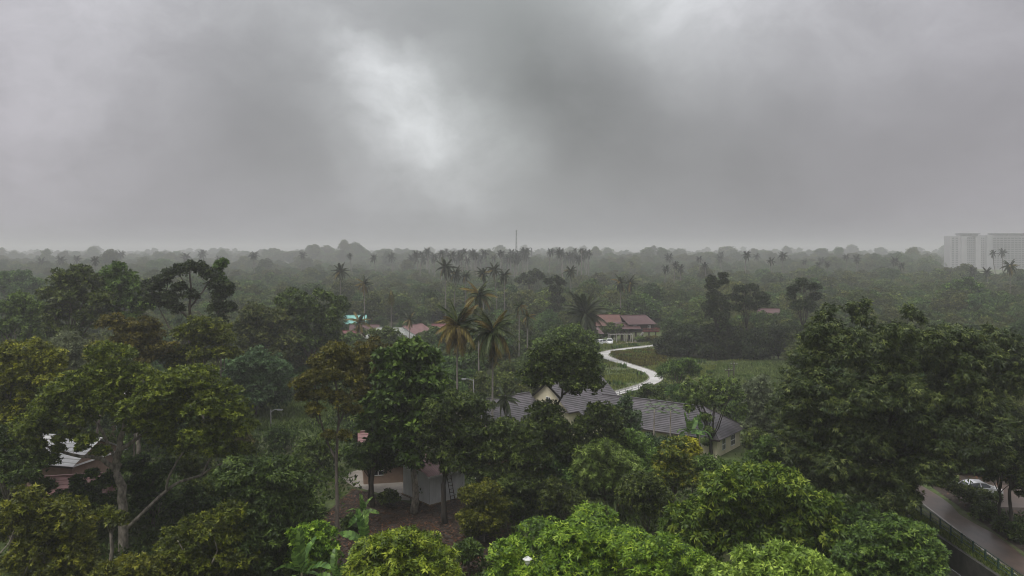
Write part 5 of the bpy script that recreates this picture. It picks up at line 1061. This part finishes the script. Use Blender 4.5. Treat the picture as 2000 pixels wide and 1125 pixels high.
for u, vt, w, d, lb in ((185, 503, 20, 420, 'small coconut palm in the mist above the tall skyline group'), (1945, 490, 17, 560, 'shorter thin palm standing out against the white hotel facade'), (1958, 487, 19, 570, 'taller thin palm standing out against the white hotel facade'),
                        (1297, 519, 20, 400, 'hazy palm before the forest ridge, first of the trio beyond the stilt house'), (1315, 512, 18, 430, 'highest palm of the hazy trio beyond the stilt house'), (1329, 518, 20, 420, 'last palm of the hazy trio beyond the stilt house'), (1382, 514, 18, 440, 'single hazy palm above the dark grove'),
                        (1506, 504, 18, 450, 'hazy palm right above the domed grove tree'), (1598, 513, 14, 480, 'small hazy palm over the tall gap crowned tree'), (1620, 512, 14, 500, 'misty palm beside the tall gap crowned tree'), (1678, 505, 14, 560, 'misty palm left of the pair on the far slope'),
                        (1745, 503, 20, 520, 'misty bushy palm of the pair on the far slope'), (1765, 514, 18, 500, 'lower misty palm of the pair on the far slope'), (1898, 523, 22, 420, 'grey palm below the hotel tower beside the flat crowned tree'), (1932, 524, 24, 410, 'grey palm below the hotel tower nearest the dark palm'),
                        (1126, 500, 22, 520, 'grey palm behind the lone dark coconut palm'), (1231, 511, 10, 640, 'tiny hazy palm over the stilt house'), (1575, 508, 12, 560, 'tiny hazy palm on the far ridge over the grove'), (735, 498, 20, 560, 'grey palm rising over the lone upright palm'), (768, 495, 20, 620, 'grey palm in the middle of the skyline wood')):
    far_palm(u, vt, w, d, lb, gp)
rng = np.random.default_rng(8)
def pal_where(u):
    for lim, t in ((330, 'over the tall skyline group'), (620, 'between open crowned tree and horned tree'), (820, 'over the village roofs'), (900, 'above the tallest palm'), (960, 'above the palm trio'), (1010, 'just before the tall mast'), (1070, 'just past the tall mast'), (1160, 'above the lone dark palm'), (1420, 'over the stilt house and grove'), (9999, 'towards the hotel tower')):
        if u < lim: return t
for i in range(92):
    if i < 34: u = rng.uniform(815, 1000)
    elif i < 60: u = rng.uniform(985, 1150)
    else: u = rng.uniform(30, 1850)
    d = rng.uniform(470, 800); far_palm(u, rng.uniform(484, 500) if i < 60 else rng.uniform(489, 504), rng.uniform(15, 24), d, 'small grey coconut palm on the misty skyline ' + pal_where(u), 'skyline palms ' + pal_where(u))

def banana_leaf(rng, L_, w, droop):
    """midrib with a row of leaf strips either side, torn apart here and there"""
    n = 16; V, Q, T = [], [], []
    def mid(t): return np.array([L_ * (t - .25 * droop * t * t), 0, L_ * (.35 * t - droop * .8 * t * t)])
    for sgn in (-1, 1):
        for i in range(n):
            t0, t1 = i / n, (i + 1) / n; k = len(V)
            if t1 < .14: w0 = w1 = w * .12
            else: w0, w1 = [w * math.sin(math.pi * min(.97, t * .92 + .05)) ** .6 for t in (t0, t1)]
            tear = rng.uniform(.0, .012) if rng.random() < .5 else -.004; sag = rng.uniform(-.10, .22); r_ = rng.uniform(.86, 1.04)
            a, b = mid(t0), mid(t1); o0 = np.array([.05 + tear, sgn * w0 * r_, w0 * (.28 - sag)]); o1 = np.array([.05 - tear, sgn * w1 * r_, w1 * (.28 - sag)])
            V += [a, b, b + o1, a + o0]; Q.append((k, k + 1, k + 2, k + 3)); T.append(np.clip(rng.normal(.45, .22), 0, 1))
    return mesh_np('leaf', np.array(V), np.array(Q), M['banana'], np.array(T))
BL = [banana_leaf(rp, 1, .155, dr) for dr in (.1, .35, .75, 1.1)]
def banana(u, vt, d, H_, n, L_, label, z=None, dead=0):
    x = X(u, d); rng = np.random.default_rng(int(u)); r = empty('banana_plant', (x, d, 0), label, 'banana plant')
    Geo().tube([(0, 0, -.1), (0, 0, H_ * .5), (.04, 0, H_)], [.17, .13, .07], 8).obj('stem', M['banana_stem'], r, smooth=True)
    for i in range(n):
        t = (i + .5) / n; p = R(80 - t * 95); o = link('leaf', BL[min(3, int(t * 4))], r, (.04, 0, H_ - .1), None, [L_ * rng.uniform(.8, 1.1)] * 3)
        o.rotation_euler = (Matrix.Rotation(i * 2.4 + rng.normal(0, .3), 3, 'Z') @ Matrix.Rotation(-p, 3, 'Y') @ Matrix.Rotation(rng.normal(0, .4), 3, 'X')).to_euler()
    return r
M['banana_stem'] = plain('banana_stem', (.12, .13, .05), (.10, .06, .035), 3, .6, .1, (1, 1, .2))
banana(712, 0, 60, Z(1060, 60), 9, 2.7, 'banana plant with broad light leaves above the small bright mango')
banana(707, 0, 70, Z(1000, 70), 8, 1.9, 'thin banana plant on a reddish stem at the leaf litter edge')
banana(588, 0, 53, Z(1118, 53), 9, 2.7, 'banana clump with upright leaves below the bright bush')
banana(655, 0, 49, Z(1128, 49), 6, 1.9, 'bright young banana plant with one tall pale leaf next to the small mango')
banana(1345, 0, 99, Z(845, 99), 8, 2.6, 'banana plant with upright leaves against the dark tiled roof'); banana(1366, 0, 100, Z(842, 100), 7, 2.3, 'banana plant beside the vine draped tree trunk')
def papaya(u, vt, d, label):
    x = X(u, d); H_ = Z(vt, d); rng = np.random.default_rng(int(u)); r = empty('papaya_tree', (x, d, 0), label, 'papaya tree')
    Geo().tube([(0, 0, -.1), (0, 0, H_ * .5), (.05, 0, H_)], [.13, .10, .06], 8).obj('trunk', M['bark_pale'], r, smooth=True)
    for i in range(14):
        a = i * 2.4; p = R(60 - i * 6); e = np.array([math.cos(a) * math.cos(p), math.sin(a) * math.cos(p), math.sin(p)]) * rng.uniform(.8, 1.1)
        g = Geo().beam((.05, 0, H_), (.05 + e[0], e[1], H_ + e[2]), .03); c = np.array([.05 + e[0], e[1], H_ + e[2]])
        for k in range(6):
            b = a + (k - 2.5) * .55; q = np.array([math.cos(b), math.sin(b), -.35]) * .5; s_ = np.array([-math.sin(b), math.cos(b), 0]) * .13; g.poly([c, c + q * .6 + s_, c + q, c + q * .6 - s_])
        o = g.obj('leaf', M['papaya'], r)
    return r
M['papaya'] = plain('papaya_leaf', (.085, .125, .045), (.045, .075, .025), 2, .5)
papaya(1277, 798, 97, 'papaya tree with drooping leaf tuft before the dark tiled roof'); papaya(1309, 800, 97, 'second papaya tree nearer the bananas against the dark tiled roof')

# ------------------------------------------------------------------ the forest: 300-odd nearest trees one by one, the rest as one mass
rng = np.random.default_rng(2024)
VAR = []
for i in range(12):
    h, rad, lo, n, sz = [(12, 4.2, 2.5, 12, .45), (14, 5.0, 4, 14, .42), (10, 4.6, 2, 13, .45), (16, 4.4, 5, 13, .42), (9, 4.0, 1.2, 11, .48), (13, 5.6, 4.5, 15, .38)][i % 6]
    L = round_lobes(rng, h, rad, lo, n, sz, .75)
    V, Q, t = foliage(rng, L, L_=.62, Wd=.34, per=6, lai=1.9, droop=.2, up=.6, bump=.35, depth=.4)
    if i in (5, 11, 3): V, Q, t = foliage(rng, L, L_=.62, Wd=.22, per=8, lai=1.9, droop=.55, up=.4, bump=.38, depth=.4)
    cm = mesh_np('crown', V, Q, M[('forest', 'forest', 'green', 'forest', 'dark', 'forest')[i % 6]], t)
    tm = trunk_geo(rng, L[:5], .22, lo, 0, twigs=False, n=6).mesh('trunk', M['bark'], True)
    VAR.append((cm, tm, h, rad))
cand = []
def ok_spot(x, y):
    if in_poly(np.array([x]), np.array([y]), MEADOW)[0] or in_poly(np.array([x]), np.array([y]), GLADE)[0] or in_poly(np.array([x]), np.array([y]), GLADE2)[0] or in_poly(np.array([x]), np.array([y]), LIT)[0] or in_poly(np.array([x]), np.array([y]), YARD)[0]: return False
    if 35 < x < 63 and y < 98: return False
    if -9 < x < 36 and 97 < y < 136: return False                      # bungalow and its grounds
    if y < 78: return False
    u = 1000 + x / y * F
    if 80 < u < 330 and y < 100: return False
    if 400 < u < 690 and y < 124: return False
    if 1150 < u < 1535 and y < 136: return False
    if 1310 <= u < 1560 and 100 < y < 190: return False
    if u > 1835 and 560 < y < 1160: return False
    if 1150 < u < 1310 and y < 262: return False                       # meadow and the view to the stilt house
    if 660 < u < 900 and 170 < y < 275: return False                   # village
    if 700 < u < 990 and y < 110: return False
    return True
y = 80.0
while y < 2600:
    sp = 5.6 if y < 260 else (6.6 if y < 520 else (9.5 if y < 1100 else 17)); hwid = y * (1000 / F) * 1.12 + 12
    for x in np.arange(-hwid, hwid, sp):
        px, py = x + rng.uniform(-.45, .45) * sp, y + rng.uniform(-.45, .45) * sp
        if not ok_spot(px, py): continue
        nz_ = math.sin(px * .019 + 2 * math.sin(py * .011)) + math.sin(py * .023 + px * .007 + 1.7) + .6 * math.sin(px * .05 + py * .043)
        if py > 300 and nz_ < -1.35: continue
        i = int(rng.integers(12)); s = rng.uniform(.62, 1.12) * (1.45 if py > 520 and rng.random() < .07 else 1) * (1 + .13 * nz_ * (py > 260)) * (1 if y < 520 else .92 if y < 1100 else 1.3)
        if y < 150: s *= .58
        elif y < 260: s *= .68
        if rng.random() < .06 and y > 260: s *= 1.3
        cand.append((px, py, i, s))
    y += sp
# village gardens keep low bushes between the houses
for _ in range(150):
    uu, yy = rng.uniform(650, 900), rng.uniform(150, 285); cand.append((X(uu, yy), yy, int(rng.choice([2, 4, 8, 10])), rng.uniform(.2, .45)))
for u_, d_, v_ in ((686, 262, 625), (684, 214, 646), (712, 235, 635), (748, 216, 652), (778, 216, 650), (806, 226, 649), (876, 218, 632), (856, 216, 636), (1186, 250, 634)):
    for k in (-1, 0, 1):
        dd = d_ - rng.uniform(8, 14); i = int(rng.choice([2, 4, 8, 10])); cand.append((X(u_ + k * 13 + rng.normal(0, 4), dd), dd, i, max(.15, (Z(v_ + rng.uniform(0, 7) + 2, dd)) / VAR[i][2])))
cand = [(a_, b_, i_, min(s_, max(.2, rng.normal(9.5 + b_ / 200, 1.3 + 1.3 * (b_ > 280)) / VAR[i_][2])) if b_ < 620 else s_) for a_, b_, i_, s_ in cand]
cand.sort(key=lambda c: c[1])
cov = np.zeros((400, 1000), bool); score = np.zeros(len(cand))     # how much of each shows: nearer crowns first
hand = sorted(TREES, key=lambda t: t[3]); hi = 0
def splat(uc, v0, v1, hw):
    a, b = int((uc - hw) / 2), int((uc + hw) / 2) + 1; c, e = int((v0 - 440) / 2), int((v1 - 440) / 2) + 1
    a, b, c, e = max(a, 0), min(b, 1000), max(c, 0), min(e, 400)
    if a >= b or c >= e: return 0
    s = cov[c:e, a:b]; n = s.size - int(s.sum()); s[:] = True; return n
for k, (px, py, i, s) in enumerate(cand):
    while hi < len(hand) and hand[hi][3] <= py:
        t = hand[hi]; splat(t[0], t[1] + 8, 1125, t[2] * .8); hi += 1
    _, _, h, rad = VAR[i]; zb = float(terrain(px, py)); uc = 1000 + px / py * F
    score[k] = splat(uc, HZ + (HC - zb - h * s) / py * F, HZ + (HC - zb) / py * F, rad * s * .8 / py * F)
order = np.argsort(-score, kind='stable'); single = set(order[:290].tolist())
def where(px, py):
    u = 1000 + px / py * F
    if py < 150:
        return 'at the edge beside the yellow green crown' if u < 80 else 'beneath the tall skyline group' if u < 420 else 'beside the grassy glade' if u < 760 else 'beside the nearest coconut palms' if u < 1150 else 'behind the giant tree by the driveway'
    near = 'close' if py < 230 else 'in thin mist' if py < 360 else 'in grey mist' if py < 600 else 'in pale far mist'
    for lim, t in ((150, 'past the skyline edge tree'), (330, 'behind the tall skyline group'), (470, 'behind the open crowned old tree'), (640, 'behind the ragged horned tree'), (780, 'around the turquoise roof'), (900, 'around the tallest palm'), (1010, 'under the palm trio'), (1120, 'round the lone dark palm'), (1290, 'behind the stilt house'),
                   (1430, 'behind the two tufted grove tree'), (1540, 'behind the domed grove tree'), (1680, 'past the gap crowned tree'), (1840, 'over the giant tree'), (9999, 'toward the hotel tower')):
        if u < lim: return near + ' ' + t
kinds = ['rounded green tree', 'tall rounded tree', 'low bushy green tree', 'narrow feathery tree', 'small dark tree', 'wide feathery tree']
# copies of one tree of each kind, made without bpy.ops
made = {}
for k in sorted(single):
    px, py, i, s = cand[k]; cm, tm, h, rad = VAR[i]; loc = (px, py, float(terrain(px, py)) - .1)
    lab = '%s %s' % (kinds[i % 6], where(px, py)); gr = '%ss %s' % (kinds[i % 6], where(px, py))
    nm = ('broadleaf_tree', 'broadleaf_tree', 'bushy_tree', 'feathery_tree', 'dark_tree', 'feathery_tree')[i % 6]
    if i not in made:
        r = empty(nm, loc, lab, 'tree', gr, rng.uniform(0, 6.28)); link('crown', cm, r); link('trunk', tm, r); made[i] = r
    else:
        r = made[i].copy(); COL.objects.link(r); r.location = loc; r.rotation_euler = (0, 0, rng.uniform(0, 6.28)); r['label'] = lab; r['group'] = gr
        for ch in made[i].children:
            if ch.parent is made[i]:
                c = ch.copy(); COL.objects.link(c); c.parent = r
    z = s * rng.uniform(.9, 1.12); r.scale = (s, s, z)
# the rest: instances on points inside one object
rest = [c for k, c in enumerate(cand) if k not in single]
far = bpy.data.collections.new('tree_kinds')
for i, (cm, tm, h, rad) in enumerate(VAR):
    if i < 8: far.objects.link(bpy.data.objects.new('tree_kind_%02d' % i, cm))
pm = bpy.data.meshes.new('forest'); P = np.array([(c[0], c[1], float(terrain(c[0], c[1])) - .1) for c in rest], np.float32)
pm.vertices.add(len(P)); pm.vertices.foreach_set('co', P.ravel())
for nm, ty, vals in (('kind_index', 'INT', np.array([c[2] % 8 for c in rest], np.int32)), ('grow', 'FLOAT', np.array([c[3] for c in rest], np.float32)), ('turn', 'FLOAT', rng.uniform(0, 6.28, len(rest)).astype(np.float32))):
    pm.attributes.new(nm, ty, 'POINT').data.foreach_set('value', vals)
fo = link('forest', pm, kind='stuff'); tag(fo, 'misty forest of grey green treetops stretching to the horizon', 'forest')
ng = bpy.data.node_groups.new('forest_nodes', 'GeometryNodeTree'); ng.interface.new_socket('Geometry', in_out='INPUT', socket_type='NodeSocketGeometry'); ng.interface.new_socket('Geometry', in_out='OUTPUT', socket_type='NodeSocketGeometry')
nn_ = ng.nodes; gi = nn_.new('NodeGroupInput'); go = nn_.new('NodeGroupOutput'); mp_ = nn_.new('GeometryNodeMeshToPoints'); ip = nn_.new('GeometryNodeInstanceOnPoints'); ci = nn_.new('GeometryNodeCollectionInfo')
ci.inputs['Collection'].default_value = far; ci.inputs['Separate Children'].default_value = True; ci.inputs['Reset Children'].default_value = True; ip.inputs['Pick Instance'].default_value = True
def na(nm, ty):
    x = nn_.new('GeometryNodeInputNamedAttribute'); x.data_type = ty; x.inputs['Name'].default_value = nm; return x.outputs['Attribute']
cx = nn_.new('ShaderNodeCombineXYZ'); ng.links.new(na('turn', 'FLOAT'), cx.inputs[2])
ng.links.new(gi.outputs[0], mp_.inputs[0]); ng.links.new(mp_.outputs[0], ip.inputs['Points']); ng.links.new(ci.outputs[0], ip.inputs['Instance'])
ng.links.new(na('kind_index', 'INT'), ip.inputs['Instance Index']); ng.links.new(cx.outputs[0], ip.inputs['Rotation']); ng.links.new(na('grow', 'FLOAT'), ip.inputs['Scale']); ng.links.new(ip.outputs[0], go.inputs[0])
fo.modifiers.new('forest', 'NODES').node_group = ng
# low undergrowth under and between the near trees
und = []
for _ in range(9500):
    yy = rng.uniform(44, 150); xx = rng.uniform(-1, 1) * (yy * .72 + 6)
    p = (np.array([xx]), np.array([yy]))
    if any(in_poly(p[0], p[1], q)[0] for q in (MEADOW, GLADE, GLADE2, LIT, YARD)) or (34.5 < xx < 47.6 + (yy - 71) * .094 and yy < 100) or (50 <= xx < 62 and 80 < yy < 95) or (-8 < xx < 34 and 101 < yy < 130): continue
    und.append((xx, yy, rng.uniform(.35, 1.2) * (1.5 if yy > 80 else 1)))
L = [(x, y_, h * .35, h * .7, h * .7, h * .65) for x, y_, h in und]
def undergrowth(name, label, mat, sel, sd_):
    r_ = np.random.default_rng(sd_); VV, TT = [], []
    for (x, y_, z, a, b, c) in sel:
        n = int(16 + 17 * a); d_ = sphere_dirs(r_, n); d_[:, 2] = np.abs(d_[:, 2]); p = np.array([x, y_, 0]) + d_ * [a, a, c * 1.6]; t = unit(d_ + r_.normal(0, .5, (n, 3))); s_ = unit(np.cross(t, r_.normal(size=(n, 3)))); ln = r_.uniform(.25, .5, (n, 1)); 
        ln *= 1.2; VV.append(np.stack([p - s_ * ln * .2, p + t * ln * .4 + s_ * ln * .3, p + t * ln], 1).reshape(-1, 3)); TT.append(np.clip(r_.normal(.4, .2, n), 0, 1))
    V = np.concatenate(VV); tag(link(name, mesh_np(name, V, np.arange(len(V)).reshape(-1, 3), M[mat], np.concatenate(TT)), kind='stuff'), label, 'undergrowth')
undergrowth('undergrowth', 'dark leafy undergrowth covering the ground beneath the near trees', 'dark', L[::2], 3)
undergrowth('ground_cover', 'green leafy ground cover between the near tree trunks', 'green', L[1::2], 4)

# ------------------------------------------------------------------ rain haze
hz = Geo().box((0, 2950, 30), (8800, 6300, 68)); hm = bpy.data.materials.new('haze'); hm.use_nodes = True; nt = hm.node_tree; nt.nodes.clear()
ou = nt.nodes.new('ShaderNodeOutputMaterial'); pv = nt.nodes.new('ShaderNodeVolumePrincipled'); nt.links.new(pv.outputs[0], ou.inputs['Volume'])
pv.inputs['Color'].default_value = (1, 1, 1, 1); pv.inputs['Density'].default_value = HAZE_DENSITY; pv.inputs['Anisotropy'].default_value = HAZE_G
ho = hz.obj('haze', hm, kind='stuff'); tag(ho, 'pale rain haze filling the air over the whole valley', 'haze')
